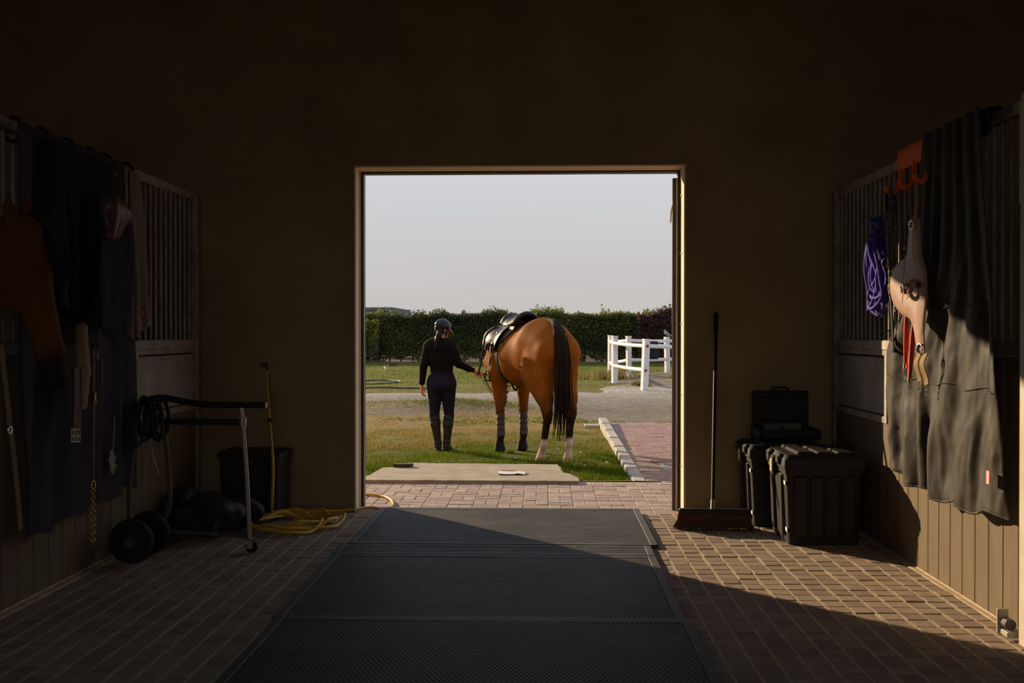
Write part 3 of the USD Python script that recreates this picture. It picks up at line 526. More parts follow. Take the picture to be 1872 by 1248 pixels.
rail(aY(1116, 625, yB), aY(1124, 626, yA), .05); rail(aY(1116, 664, yB), aY(1124, 667, yA), .05)
rail(aY(1181, 632, yD), aY(1262, 634, yD + 2), .05); rail(aY(1178, 676, yD), aY(1262, 676, yD + 2), .05) if False else None
rail(aY(1196, 631, yE - 3), aY(1220, 631.5, yE), .055)
for (u, w) in ((1183.4, 632.3), (1180.5, 677)):
    c = aY(u, w, yD - .085); part(fn, 'bolt', lathe([(0, 0), (.034, 0), (.034, .02), (.015, .03), (0, .03)], c, 12, rx(math.pi / 2)), M['bolt'])
rg = thing('stable_rug', 'dark navy rug slung over the back rail of the white fence', 'rug', base=aY(1190, 640, yE - 3))
c0 = aY(1188, 629, yE - 3.02); uu, ww = np.meshgrid(np.linspace(0, 1, 14), np.linspace(-.35, 1, 22), indexing='ij')
part(rg, 'cloth', sheet(np.stack([c0[0] + .45 * (uu - .5) + .02 * np.sin(9 * ww), c0[1] - .09 * np.sign(ww) * np.minimum(1, np.abs(ww) * 8) + .02 * np.sin(14 * uu), c0[2] + .10 - np.abs(ww) * .55], -1), .012), mat('navy_rug_far', (.012, .014, .028), .9), smooth=True)
M['pigeon'] = mat('pigeon_grey', (.30, .29, .29), .7, (.20, .19, .20), 30.0)
bc = P_E[1] + [0, 0, .02]; bd = thing('pigeon', 'small grey bird perched on top of the far fence post', 'bird', base=bc)
S = Soft(bc + [-.2, -.2, -.02], bc + [.2, .2, .32], .008); S.cone(bc + [.06, 0, .07], bc + [-.03, 0, .13], .045, .06, .03); S.cone(bc + [-.05, 0, .17], bc + [-.06, 0, .205], .035, .03, .02); S.cone(bc + [.08, 0, .06], bc + [.17, 0, .03], .025, .012, .02); S.cone(bc + [-.085, 0, .2], bc + [-.115, 0, .195], .012, .003, .01)
part(bd, 'body', S.mesh(), M['pigeon'], smooth=True); [part(bd, 'leg', tube([bc + [.0, s, -.0], bc + [.0, s, .06]], .005, 5), M['bolt']) for s in (-.02, .02)]
# small things in the field
M['hose_dark'] = mat('dark_water_pipe', (.03, .045, .05), .5)
hp = [gr(u, w, GZ) for u, w in ((600, 703), (640, 700), (670, 697), (700, 696), (726, 697.5), (733, 698.5), (728, 700), (700, 701), (672, 702.5), (640, 704))]
hp = [np.array([q[0], q[1], float(ground_z(q[0], q[1])) + .03]) for q in hp]; obj('water_pipe', tube(spline(hp, 6), .022, 6), M['hose_dark'], 'looped end of a dark pipe on the grass left of the woman', 'pipe', smooth=True)
hp = [gr(u, w, GZ) for u, w in ((560, 709), (640, 709.5), (700, 710), (740, 711), (775, 711.5), (800, 712))]; hp = [np.array([q[0], q[1], float(ground_z(q[0], q[1])) + .03]) for q in hp]
obj('water_pipe', tube(spline(hp, 6), .022, 6), M['hose_dark'], 'straight dark pipe crossing the grass behind the woman', 'pipe', smooth=True)
c = gr(718.5, 671, GZ); c[2] = float(ground_z(c[0], c[1])); st = thing('sprinkler_stand', 'tiny dark four-legged stand on the grass before the hedge', 'stand', base=c); mk = mat('black_iron', (.02, .018, .016), .6)
part(st, 'top_plate', box(c + [0, 0, .12], (.32, .2, .035), .006), mk)
for sx in (-.14, -.05, .05, .14): part(st, 'leg', box(c + [sx, 0, .05], (.03, .03, .11), .003), mk)
c = gr(706, 677.5, GZ); c[2] = float(ground_z(c[0], c[1])); obj('white_scrap', sheet(np.dstack([*np.meshgrid(np.linspace(-.09, .09, 6), np.linspace(-.1, .1, 5), indexing='ij'), np.array([[.03 + .06 * abs(i - 2) + .01 * j for j in range(5)] for i in range(6)])]) + c, .004), M['white'], 'white curled plastic scrap on the grass before the hedge', 'litter')
# ------------------------------------------------------------------ horses
from scipy.ndimage import map_coordinates
M['coat'] = coatmat('bay_coat', .6, .0, .03); M['tailhair'] = mat('black_tail_hair', (.010, .007, .005), .75, (.022, .013, .008), 40.0, spec=.12)
M['leather'] = mat('black_saddle_leather', (.010, .008, .009), .45, (.018, .012, .011), 12.0, spec=.22)
M['brown_leather'] = mat('brown_leather', (.075, .032, .016), .5, (.05, .02, .012), 12.0, spec=.2)
M['padcloth'] = mat('black_saddle_pad', (.012, .011, .013), .95, (.02, .017, .02), 20.0, bump=.3, bscale=200.0)
M['steel'] = mat('bright_steel', (.62, .60, .57), .25, metal=1.0)
M['boot_grey'] = mat('brown_tendon_boot', (.085, .055, .04), .6, (.06, .04, .03), 20.0)
M['rubber'] = mat('black_rubber', (.010, .009, .009), .7, spec=.2)
def horse_soft(neck, head, hind=((-.13, -.02, .05), (-.17, -.115, -.10)), fore=((1.03, 1.02, 1.02), (1.03, 1.02, 1.03)), h=.014, lo=(-.5, -.75, -.03), hi=(2.3, .75, 2.0)):
    """a riding horse in its own frame: s forward, t left, z up, hind feet at s=0"""
    S = Soft(lo, hi, h); fl = ((0, 1, 0), .82)
    S.chain([(.06, 0, 1.29), (.36, 0, 1.215), (.75, 0, 1.185), (1.02, 0, 1.21)], [.28, .305, .330, .275], .10, fl)
    S.cone((.80, 0, 1.46), (1.04, 0, 1.48), .09, .10, .10); S.cone((.55, 0, 1.42), (.22, 0, 1.43), .10, .175, .10); S.cone((.20, 0, 1.42), (-.15, 0, 1.37), .18, .13, .10)
    for t, hd, fo, w in ((1, hind[0], fore[0], 0.0), (-1, hind[1], fore[1], -.045)):
        S.cone((.26, t * .105, 1.38), (-.10, t * .095, 1.25), .180, .165, .08); S.cone((-.10, t * .105, 1.20), (-.02, t * .130, .99), .160, .150, .07)
        S.cone((.10, t * .135, 1.12), (.18, t * .175, 1.00), .160, .108, .09); pass
        hk, ft, hf = hd
        S.cone((.15, t * .180, .98), (hk + .085, t * .158, .72), .130, .082, .05); S.cone((-.03, t * .145, .95), (hk + .01, t * .150, .70), .135, .066, .06); S.cone((hk + .06, t * .152, .74), (hk + .008, t * .145, .56), .080, .060, .03); S.cone((hk - .012, t * .145, .72), (hk - .055, t * .145, .605), .022, .034, .03)
        S.cone((hk, t * .143, .55), (hk + .01, t * .14, .47), .058, .045, .02); S.cone((hk + .01, t * .14, .50), (ft - .01, t * .135, .22), .042, .038, .02); S.cone((ft - .015, t * .135, .205), (ft - .005, t * .135, .185), .048, .046, .02)
        S.cone((ft, t * .135, .18), (hf - .02, t * .135, .085), .040, .038, .015); S.cone((hf - .015, t * .135, .075), (hf, t * .135, -.01), .048, .068, .01)
        S.cone((1.06, t * .12, 1.30), (1.21, t * .125, 1.08), .145, .12, .09); S.cone((1.19, t * .13, 1.08), (1.03, t * .145, .98), .115, .115, .06); S.cone((.98, t * .13, 1.30), (1.04, t * .145, 1.0), .13, .11, .09)
        kn, ft, hf = fo
        S.cone((1.05, t * .155 + w, .95), (kn + .01, t * .145 + w, .62), .115, .060, .05); S.cone((kn + .005, t * .143 + w, .62), (kn, t * .14 + w, .50), .058, .055, .02); S.cone((kn, t * .138 + w, .49), (ft, t * .135 + w, .22), .042, .038, .02); S.cone((ft - .005, t * .135 + w, .205), (ft, t * .135 + w, .185), .047, .045, .02)
        S.cone((ft + .005, t * .135 + w, .18), (hf + .02, t * .135 + w, .085), .038, .036, .015); S.cone((hf + .02, t * .135 + w, .075), (hf + .035, t * .135 + w, -.01), .046, .066, .01)
    S.cone((1.10, 0, 1.12), (1.20, 0, 1.12), .20, .16, .09)
    npts = np.array(neck, float); rs = np.linspace(.225, .092, len(npts)); side = np.cross(head[1] - np.array(head[0]), [0, 0, 1.0]); side = np.array([0, 1.0, 0]) if np.linalg.norm(side) < .02 else side / np.linalg.norm(side)
    for i in range(len(npts) - 1): S.cone(npts[i], npts[i + 1], rs[i], rs[i + 1], .07, ((0, 1, 0), .72))
    po, mu = np.array(head[0], float), np.array(head[1], float); ax = (mu - po) / np.linalg.norm(mu - po); L_ = np.linalg.norm(mu - po); sd = np.array(head[2], float); sd = sd - ax * (sd @ ax); sd /= np.linalg.norm(sd); bk = np.cross(sd, ax); bk = bk if bk @ (npts[-2] - po) > 0 else -bk
    P = lambda a, s_, b: po + ax * a * L_ + sd * s_ + bk * b                              # along the head, to its side, towards the throat
    S.cone(P(.0, 0, .0), P(.28, 0, .02), .085, .092, .04, (sd, .85)); S.cone(P(.25, 0, .015), P(.80, 0, .0), .085, .056, .03, (sd, .85)); S.cone(P(.80, 0, .005), P(.97, 0, .01), .056, .052, .03); S.cone(P(.97, 0, .03), P(.99, 0, .035), .04, .036, .02)
    for k in (-1, 1):
        S.cone(P(.18, k * .045, .085), P(.36, k * .04, .095), .085, .062, .04, (sd, .7)); S.cone(P(.23, k * .068, -.018), P(.30, k * .066, -.018), .024, .022, .02); S.cone(P(-.03, k * .05, .01), P(-.16, k * .068, -.005), .034, .034, .02, (bk, .6)); S.cone(P(-.16, k * .068, -.005), P(-.30, k * .062, -.02), .033, .008, .015, (bk, .6))
        S.cone(P(.93, k * .034, -.014), P(.95, k * .036, -.016), .020, .018, .02); S.blob(P(.94, k * .052, -.012), (.011, .011, .011), .008, cut=True); S.blob(P(.265, k * .088, -.010), (.010, .010, .010), .006)
    S.P = P; S.axes = (sd, bk, ax, L_); return S
def paint(v, P, pal, socks=True):
    n = meshkit.fbm(v * 9, 3, 4)[:, None]; c = np.array(pal[0]) * (.82 + .36 * n); z = v[:, 2:3]; s = v[:, 0:1]; t = np.abs(v[:, 1:2])
    top = np.clip((z - 1.42) / .2, 0, 1); c = c * (1 - .38 * top) + np.array(pal[1]) * .38 * top
    leg = np.clip((.82 - z + .10 * (n - .5) - .10 * (s > .6)) / .34, 0, 1) * (t > .03); c = c * (1 - leg) + np.array(pal[2]) * leg
    a_ = (v - P(0, 0, 0)) @ (P(1, 0, 0) - P(0, 0, 0)) / ((P(1, 0, 0) - P(0, 0, 0)) @ (P(1, 0, 0) - P(0, 0, 0))); dist = np.linalg.norm(v - P(0, 0, 0) - a_[:, None] * (P(1, 0, 0) - P(0, 0, 0)), axis=1)
    mz = (np.clip((a_ - .74) / .12, 0, 1) * (a_ < 1.3) * (dist < .2))[:, None]; c = c * (1 - mz) + np.array([.022, .014, .011]) * mz
    if socks:
        w = np.clip((.285 - z + .08 * (n - .5)) / .03, 0, 1) * (s < .5); c = c * (1 - w) + np.array([.62, .49, .43]) * w
        hf = np.clip((.062 - z) / .015, 0, 1) * (s < .5); c = c * (1 - hf) + np.array([.42, .30, .22]) * hf
    return c
# the led horse, seen from behind and the left
TH = math.radians(30); HU, HL = np.array([-math.sin(TH), math.cos(TH), 0]), np.array([-math.cos(TH), -math.sin(TH), 0]); HO = np.array([.085, 11.25, GZ - .008])
def hw(v): v = np.asarray(v, float); return HO + v[..., :1] * HU + v[..., 1:2] * HL + v[..., 2:3] * np.array([0, 0, 1.0])
S = horse_soft([(1.08, 0, 1.32), (1.32, -.10, 1.30), (1.55, -.23, 1.21), (1.77, -.33, 1.13)], ((1.79, -.335, 1.08), (1.88, -.325, .50), (.5, .866, 0)))
v, f = S.mesh(smooth=3); v[:, 2] = np.maximum(v[:, 2], .0)
PAL = ((.245, .076, .008), (.13, .055, .019), (.030, .016, .010))
hs = thing('horse', 'saddled bay horse with white hind socks, seen from behind on the grass', 'horse', base=HO)
part(hs, 'body', (hw(v), f), M['coat'], smooth=True, color=paint(v, S.P, PAL))
def dfield(p): q = (np.asarray(p) - S.lo) / S.h; return map_coordinates(S.d, np.moveaxis(q, -1, 0), order=1, mode='nearest')
def hide(s, ph, off, c=1.17):
    """point on the barrel at s, angle ph from straight up towards the left side, lifted off the coat"""
    s, ph = np.broadcast_arrays(np.asarray(s, float), np.asarray(ph, float)); sc_ = s.ndim == 0; s, ph = np.atleast_1d(s), np.atleast_1d(ph); r = np.full(s.shape, .05)
    dr = np.stack([0 * s, np.sin(ph), np.cos(ph)], -1); o = np.stack([s, 0 * s, 0 * s + c], -1)
    for _ in range(40): r = r - .8 * dfield(o + dr * r[..., None])
    o = o + dr * (r + off)[..., None]; return o[0] if sc_ else o
# tail: a mass of long hair with loose strands
r = np.random.default_rng(8); tp = np.array([(.05, .045, 1.600), (-.10, .035, 1.565), (-.215, .045, 1.46), (-.285, .055, 1.25), (-.31, .055, .95), (-.31, .065, .62), (-.30, .085, .27)])
locks = []
for k in range(150):
    a = r.uniform(0, 2 * math.pi); q = math.sqrt(r.random()); e = r.uniform(.72, 1.06); sp_ = np.array([.010, .035, .065, .085, .088, .105, .085]) * q; ctr = spline(tp, 6); w_ = np.interp(np.linspace(0, 1, len(ctr)), np.linspace(0, 1, 7), sp_)
    path = ctr + np.stack([.7 * w_ * np.cos(a), w_ * np.sin(a), 0 * w_], 1) + np.outer(np.linspace(0, 1, len(ctr)) ** 2, [r.normal(0, .012), r.normal(0, .022), 0]); path = path[:max(12, int(len(path) * e))]
    if r.random() < .12: path = path + np.outer(np.linspace(0, 1, len(path)) ** 3, [0, -.06 * r.random(), .02])
    rad = np.interp(np.linspace(0, 1, len(path)), [0, .1, .6, 1], [.008, .011, .010, .0018]); locks.append(tube(hw(path), rad, 5, caps=False))
ctr = spline(tp, 6); core = tube(hw(ctr[:-8]), np.interp(np.linspace(0, 1, len(ctr) - 8), [0, .25, .8, 1], [.012, .05, .06, .02]), 10)
part(hs, 'tail', locks + [core], M['tailhair'], smooth=True)
for (sx, tt, nm) in ((1.02, .135, 'left'), (1.02, -.18, 'right')):
    prof = [(.040, .205), (.056, .215), (.055, .26), (.047, .34), (.051, .47), (.047, .485), (.040, .48)]
    bt = part(hs, 'tendon_boot', lathe(prof, hw((sx, tt, 0)), 18), M['boot_grey'], smooth=50, label='brown tendon boot')
    part(bt, 'strap', [lathe([(.050, z), (.0545, z + .004), (.0540, z + .022), (.049, z + .026)], hw((sx, tt, 0)), 18) for z in (.27, .34, .41)], M['brown_leather'], smooth=50)
    part(hs, 'overreach_boot', lathe([(.042, .145), (.050, .14), (.056, .10), (.072, .032), (.068, .026), (.05, .07)], hw((sx + .028, tt, 0)), 20), M['rubber'], smooth=50, label='black rubber overreach boot')
# ------------------------------------------------------------------ saddle, saddle cloth, bridle and reins
sc = np.linspace(0, 1, 26); ph = np.radians(np.linspace(-60, 60, 41)); A, B = np.meshgrid(sc, ph, indexing='ij')
rear = .54 + .20 * (np.abs(np.degrees(B)) / 62) ** 1.3; Pp = hide(rear + (1.10 - rear) * A, B, .012 + .004 * np.sin(9 * A * 3))
obj('saddle_pad', (lambda m_: (hw(m_[0]), m_[1]))(sheet(Pp, .014)), M['padcloth'], 'black quilted saddle pad under the saddle on the bay horse', 'saddle pad', smooth=40)
sd = thing('saddle', 'black leather jumping saddle with raised cantle on the bay horse', 'saddle', base=hw(np.array([.8, 0, 1.55])))
W = lambda m_: (hw(m_[0]), m_[1])
A, B = np.meshgrid(np.linspace(0, 1, 30), np.radians(np.linspace(-26, 26, 21)), indexing='ij'); e = np.abs(np.degrees(B)) / 26
prof = np.interp(A, [0, .08, .2, .5, .8, .92, 1], [.115, .150, .115, .055, .075, .105, .06]); cant = .60 + .44 * A - .04 * (1 - e ** 2) * (A < .3)
part(sd, 'seat', W(sheet(hide(cant, B * (1 - .25 * A), prof * (1 - .45 * e ** 2)), .03)), M['leather'], smooth=True)
for k in (1, -1):
    A, B = np.meshgrid(np.linspace(0, 1, 16), np.linspace(0, 1, 20), indexing='ij')
    lo_, hi_ = .72 + .12 * B ** 1.2, 1.02 + .16 * np.sin(B * 2.4); fl_ = part(sd, 'flap', W(sheet(hide(lo_ + (hi_ - lo_) * A, k * np.radians(18 + 58 * B), .034 + .012 * np.sin(B * 3)), .012)), M['leather'], smooth=True)
    kr = spline(hide(np.array([1.04, 1.13, 1.16, 1.13]), k * np.radians([26, 40, 55, 68]), np.full(4, .05)), 5); part(fl_, 'knee_roll', W(tube(kr, np.interp(np.linspace(0, 1, len(kr)), [0, .4, 1], [.025, .045, .02]), 10)), M['leather'], smooth=True)
    part(sd, 'panel', W(sheet(hide(.60 + .36 * A, k * np.radians(4 + 26 * B), .020 + .028 * np.sin(np.pi * B) * (1.2 - A)), .012)), M['brown_leather'], smooth=True, label='brown underside panel')
    top = hide(.90, k * math.radians(40), .055); low = np.array([.92, k * .365, 1.0]); lt = part(sd, 'stirrup_leather', W(tube(np.array([top, hide(.91, k * math.radians(66), .055), low]), 1.0, 4, (.017, .004), up=(1, 0, 0))), M['leather'])
    c = low - [0, 0, .065]; part(sd, 'stirrup_iron', [W(tube(np.array([c + [.06 * math.sin(a) * (1 if abs(math.cos(a)) > .5 else 1.0), 0, .07 * math.cos(a)] for a in np.linspace(-2.35, 2.35, 18)]), .008, 6)), W((lambda b: b)(box(c + [0, 0, -.052], (.11, .035, .014), .004)))], M['rubber'])
gs = hide(np.full(40, .84), np.radians(np.linspace(58, 302, 40)), np.full(40, .010)); part(sd, 'girth', W(tube(gs, 1.0, 4, (.05, .007), up=(1, 0, 0))), M['leather'], smooth=40)
mart = spline([hide(.84, math.pi - .25, .012), np.array([.93, -.02, .755]), np.array([1.02, -.08, .80]), np.array([1.2, -.06, .90])], 8); part(sd, 'martingale_strap', W(strap(spline([hide(.84, math.pi - .1, .012), np.array([1.05, .05, .78]), np.array([1.45, -.06, .60]), S.P(.72, 0, .08)], 8), .022, .005, (0, 1, 0))), M['leather']); part(sd, 'martingale_strap', W(strap(mart, .022, .005, (0, 1, 0))), M['leather'])
sd_, bk_, ax_, L_ = S.axes; P = S.P
br = thing('bridle', 'dark leather bridle on the lowered head of the bay horse', 'bridle', base=hw(P(.3, 0, 0)))
def hring(a, rs, rb, cb, w): t = np.linspace(0, 2 * math.pi, 28); return W(tube(np.array([P(a, rs * math.cos(x), cb + rb * math.sin(x)) for x in t]), 1.0, 4, (w, .004), up=tuple(ax_)))
part(br, 'noseband', hring(.68, .072, .078, .02, .014), M['brown_leather']); part(br, 'browband', hring(.10, .098, .115, .03, .011), M['brown_leather'])
for k in (1, -1):
    part(br, 'cheekpiece', W(strap(np.array([P(.08, k * .094, .03), P(.45, k * .088, .05), P(.84, k * .062, .03)]), .018, .005, tuple(bk_))), M['brown_leather']); part(br, 'bit_ring', W(ring(P(.86, k * .066, .03), .032, .004, 16, tuple(sd_))), M['steel'])
HAND = np.array([-.803, 12.30, .872])
rn = thing('reins', 'thin dark leather reins from the hand of the woman to the bay horse', 'reins', base=HAND)
bitL, bitR = hw(P(.88, .07, .05)), hw(P(.88, -.07, .05)); neckp = hw(hide(1.02, math.radians(62), .08))
part(rn, 'rein', strap(spline([HAND + [.03, 0, .0], (HAND + bitR) / 2 + [-.02, 0, -.05], bitR], 10), .020, .005, (0, 0, 1)), M['brown_leather'])
part(rn, 'rein', strap(spline([HAND + [.03, 0, .01], HAND + [.12, .1, -.03], (HAND + bitL) / 2 + [.05, 0, .07], bitL + [0, 0, .02]], 10), .016, .005, (0, 0, 1)), M['brown_leather'])
part(rn, 'rein', strap(spline([HAND + [-.03, -.01, -.01], HAND * .5 + neckp * .5 + [-.01, 0, -.012], neckp], 10), .022, .006, (1, 0, .5)), M['brown_leather'])
part(rn, 'hanging_loop', strap(spline([HAND + [-.01, 0, 0], HAND + [.10, .05, -.20], HAND + [.17, .10, -.30], bitL + [-.02, -.05, -.03]], 8), .016, .005, (0, 1, 0)), M['brown_leather'])
# ------------------------------------------------------------------ the woman leading the horse
PX_, PY_ = -1.27, 12.2
wm = thing('person', 'woman in black top, navy breeches and riding helmet, back turned, holding the reins', 'person', base=(PX_, PY_, GZ))
def soft_p(h=.0085): return Soft((-1.72, 11.95, -.10), (-.70, 12.52, 1.62), h)
UPR, LWR, HED = soft_p(), soft_p(), soft_p(); Y0 = PY_
fy = ((0, 1, 0), .62)
UPR.chain([(-1.277, Y0, .90), (-1.278, Y0, .97), (-1.285, Y0 - .005, 1.10), (-1.293, Y0 - .01, 1.20)], [.120, .118, .136, .140], .04, fy)
UPR.cone((-1.405, Y0 - .01, 1.222), (-1.185, Y0 - .01, 1.222), .066, .066, .05); UPR.cone((-1.295, Y0 - .01, 1.24), (-1.29, Y0, 1.335), .085, .050, .05)
LA = [(-1.436, Y0 - .005, 1.222), (-1.492, Y0 - .03, .99), (-1.522, Y0 + .02, .752)]; RA = [(-1.152, Y0 - .005, 1.222), (-1.062, Y0 - .02, 1.005), (-.885, Y0 + .07, .912)]
for a in (LA, RA): UPR.cone(a[0], a[1], .052, .036, .03); UPR.cone(a[1], a[2], .037, .024, .02)
LWR.cone((-1.277, Y0, .975), (-1.275, Y0, .84), .117, .140, .06, fy); LWR.cone((-1.352, Y0 - .012, .76), (-1.198, Y0 - .012, .76), .094, .094, .06); LWR.cone((-1.335, Y0 - .05, .735), (-1.215, Y0 - .05, .735), .075, .075, .05)
LG = [(-1.355, Y0, .735), (-1.364, Y0 + .01, .37), (-1.318, Y0 - .015, .035)]; RG = [(-1.195, Y0, .735), (-1.186, Y0 + .01, .37), (-1.210, Y0 - .015, .035)]
for a in (LG, RG):
    LWR.cone(a[0], a[1], .093, .050, .02); k_ = np.array(a[1]); an = np.array(a[2]); LWR.cone(k_, k_ * .7 + an * .3 + [0, -.012, 0], .054, .056, .02); LWR.cone(k_ * .7 + an * .3 + [0, -.012, 0], an, .056, .036, .02)
HT, HP = math.radians(56), math.radians(14); hr = np.array([math.cos(HT), -math.sin(HT), 0]); hf = np.array([math.sin(HT) * math.cos(HP), math.cos(HT) * math.cos(HP), -math.sin(HP)]); hu = np.cross(hr, hf)
hc = np.array([-1.268, Y0 + .012, 1.428]); HM = np.stack([hr, hf, hu]); Q = lambda x, y, z: hc + hr * x + hf * y + hu * z
HED.blob(Q(0, 0, .015), (.072, .088, .096), .02, HM); HED.cone(Q(0, .03, -.05), Q(0, .055, -.082), .055, .034, .03); HED.cone((-1.285, Y0 - .012, 1.27), (-1.277, Y0, 1.40), .050, .048, .02); HED.cone(Q(0, .083, 0), Q(0, .101, -.03), .010, .014, .012); HED.cone(Q(0, .081, -.06), Q(0, .084, -.064), .014, .014, .010)
for k in (-1, 1): HED.cone(Q(k * .072, 0, .01), Q(k * .076, 0, -.03), .016, .012, .008, (hr, .5)); HED.blob(Q(k * .03, .084, .012), (.012, .010, .010), .006)
M['skin'] = mat('skin', (.52, .26, .16), .5, (.46, .22, .14), 30.0, subsurface_weight=.15, subsurface_scale=.01)
body = np.minimum(np.minimum(UPR.d, LWR.d), HED.d); bd_ = UPR.mesh(body, 2)
def hand(w, d, up, curl, thumb_side, h=.0035):
    """palm, four fingers of unequal length and a thumb from its side; d along the hand, up the back of the hand"""
    w, d, up = np.array(w, float), np.array(d, float), np.array(up, float); d /= np.linalg.norm(d); up -= d * (up @ d); up /= np.linalg.norm(up); sd = np.cross(d, up) * thumb_side; S_ = Soft(w - .2, w + .2, h)
    S_.cone(w - d * .03, w + d * .02, .026, .025, .01, (up, .8))
    for k in range(4): S_.cone(w + d * .015 + sd * (.014 - .009 * k), w + d * .078 + sd * (.030 - .020 * k), .013, .0125, .006)
    for k, L in enumerate((.068, .076, .071, .055)):
        p = w + d * .08 + sd * (.031 - .0205 * k); a = 0.0; S_n = [p]
        for j, fr in enumerate((.45, .32, .23)): a += curl * (1.0, 1.1, .7)[j]; p = p + (d * math.cos(a) - up * math.sin(a)) * L * fr; S_n.append(p)
        S_.chain(S_n, [.0095, .0088, .008, .0068], .003)
    p = w + d * .02 + sd * .026; S_.chain([p, p + d * .028 + sd * .018 - up * .008, p + d * .055 + sd * .020 - up * .022 * (1 + curl)], [.0125, .0105, .0085], .005)
    return S_.mesh(smooth=2)
hL = hand(np.array(LA[2]) + [-.002, .004, -.012], (.0, .10, -1), (-1, .1, 0), .38, 1); hR = hand(np.array(RA[2]) + [.008, .006, -.003], (.92, .32, -.32), (-.25, .5, .85), .95, -1)
part(wm, 'body', [bd_, hL, hR], M['skin'], smooth=True)
M['top'] = mat('black_knit_top', (.0065, .0055, .0055), .9, (.010, .008, .008), 20.0, spec=.1); M['breech'] = mat('navy_breeches', (.013, .010, .019), .9, (.018, .014, .026), 25.0, spec=.1)
gz = UPR.grid(); fold = .004 * (meshkit.fbm(gz * [9, 9, 16], 3, 4) - .5)
def wrist_cut(a): w, e = np.array(a[2]), np.array(a[1]); n = (w - e) / np.linalg.norm(w - e); q = gz - w; return np.where(np.linalg.norm(q, axis=-1) < .14, q @ n + .0, -1.0)
sh = np.maximum(UPR.d - .012 + 2 * fold, .900 - gz[..., 2] + .004 * np.sin(gz[..., 0] * 40) - 9 * (gz[..., 0] < -1.435)); sh = np.maximum(sh, gz[..., 2] - 1.325)
for a in (LA, RA): sh = np.maximum(sh, wrist_cut(a))
part(wm, 'top', UPR.mesh(sh.astype(np.float32), 2), M['top'], smooth=True, label='black long-sleeved fitted top')
bre = np.maximum(LWR.d - .008 + fold, gz[..., 2] - .955); bre = np.maximum(bre, .30 - gz[..., 2]); part(wm, 'breeches', LWR.mesh(bre.astype(np.float32), 2), M['breech'], smooth=True, label='dark navy riding breeches')
M['bootleather'] = mat('black_boot_leather', (.008, .006, .005), .42, (.022, .016, .012), 10.0, spec=.3)
for a, tw in ((LG, -.16), (RG, .14)):
    BT = Soft((-1.5, 11.95, -.09), (-1.05, 12.5, .45), .0065); k_ = np.array(a[1]); an = np.array(a[2]); m1 = k_ * .7 + an * .3 + [0, -.012, 0]
    BT.cone(k_ + [0, 0, .02], m1, .064, .061, .02); BT.cone(m1, an, .061, .042, .02); d = np.array([math.sin(tw), math.cos(tw), 0]); BT.cone(an + [0, 0, -.0], an + [0, 0, -.045], .044, .042, .02); BT.cone(an + [0, 0, -.05] - d * .015, an + d * .10 + [0, 0, -.062], .038, .036, .02); BT.cone(an + d * .08 + [0, 0, -.064], an + d * .155 + [0, 0, -.066], .037, .030, .02)
    gb = BT.grid(); bb = np.maximum(np.maximum(BT.d, gb[..., 2] - (k_[2] + .015 + .25 * (gb[..., 0] - k_[0]) * np.sign(tw) * .3)), GZ + .004 - gb[..., 2])
    b1 = part(wm, 'boot', BT.mesh(bb.astype(np.float32), 2), M['bootleather'], smooth=True, label='tall black riding boot')
    part(b1, 'sole', [box(an + d * .055 + [0, 0, GZ + .010 - an[2]], (.078, .235, .016), .006, rz(-tw)), box(an - d * .028 + [0, 0, GZ + .018 - an[2]], (.066, .06, .03), .006, rz(-tw))], M['rubber'])
M['hair'] = mat('dark_brown_hair', (.006, .004, .003), .6, (.012, .008, .005), 60.0, stretch=(1, 1, .15), spec=.2)
HR = soft_p(.007); HR.blob(Q(0, -.012, .012), (.080, .090, .098), .01, HM); gh = HR.grid(); q = gh - hc; hair = np.maximum(HR.d, q @ hf - .03); hair = np.maximum(hair, -(q @ hu + .06)); HR.d = hair.astype(np.float32)
pb = np.array([-1.298, Y0 - .075, 1.395]); HR.chain([pb + [.01, .03, .01], pb + [0, -.02, -.04], (-1.318, Y0 - .102, 1.295), (-1.335, Y0 - .112, 1.215), (-1.340, Y0 - .112, 1.14)], [.036, .034, .030, .024, .006], .015)
part(wm, 'hair', HR.mesh(smooth=2), M['hair'], smooth=True, label='dark hair tied in a ponytail')
M['shell'] = mat('glossy_navy_helmet', (.004, .005, .009), .25, spec=.4)
HS = Soft(hc - .2, hc + .22, .006); HS.blob(Q(0, -.002, .030), (.090, .110, .104), .01, HM); gs_ = HS.grid(); q = gs_ - hc; HS.d = np.maximum(HS.d, -(q @ hu - .010 + .25 * np.minimum(0, q @ hf + .02))).astype(np.float32)
hm = part(wm, 'helmet', HS.mesh(smooth=2), M['shell'], smooth=True, label='glossy dark riding helmet')
a = np.linspace(-1.2, 1.2, 19); e = np.linspace(0, 1, 6); A, E = np.meshgrid(a, e, indexing='ij'); rad = np.stack([.087 * np.sin(A) * (1 + .06 * E), (.105 + .07 * E * np.cos(A) ** .8) * np.cos(A), .018 - .05 * E * np.cos(A)], -1)
part(hm, 'peak', sheet(hc + rad[..., :1] * hr + rad[..., 1:2] * hf + rad[..., 2:3] * hu, .006), M['shell'], smooth=True)
part(hm, 'harness', [strap(spline([Q(k * .082, .02, .01), Q(k * .072, .035, -.06), Q(k * .01, .06, -.118)], 6), .016, .004, tuple(hf)) for k in (-1, 1)] + [strap(spline([Q(0, -.10, 0), Q(k * .08, -.02, -.03), Q(k * .072, .035, -.06)], 6), .016, .004, tuple(hu)) for k in (-1, 1)], M['rubber'])
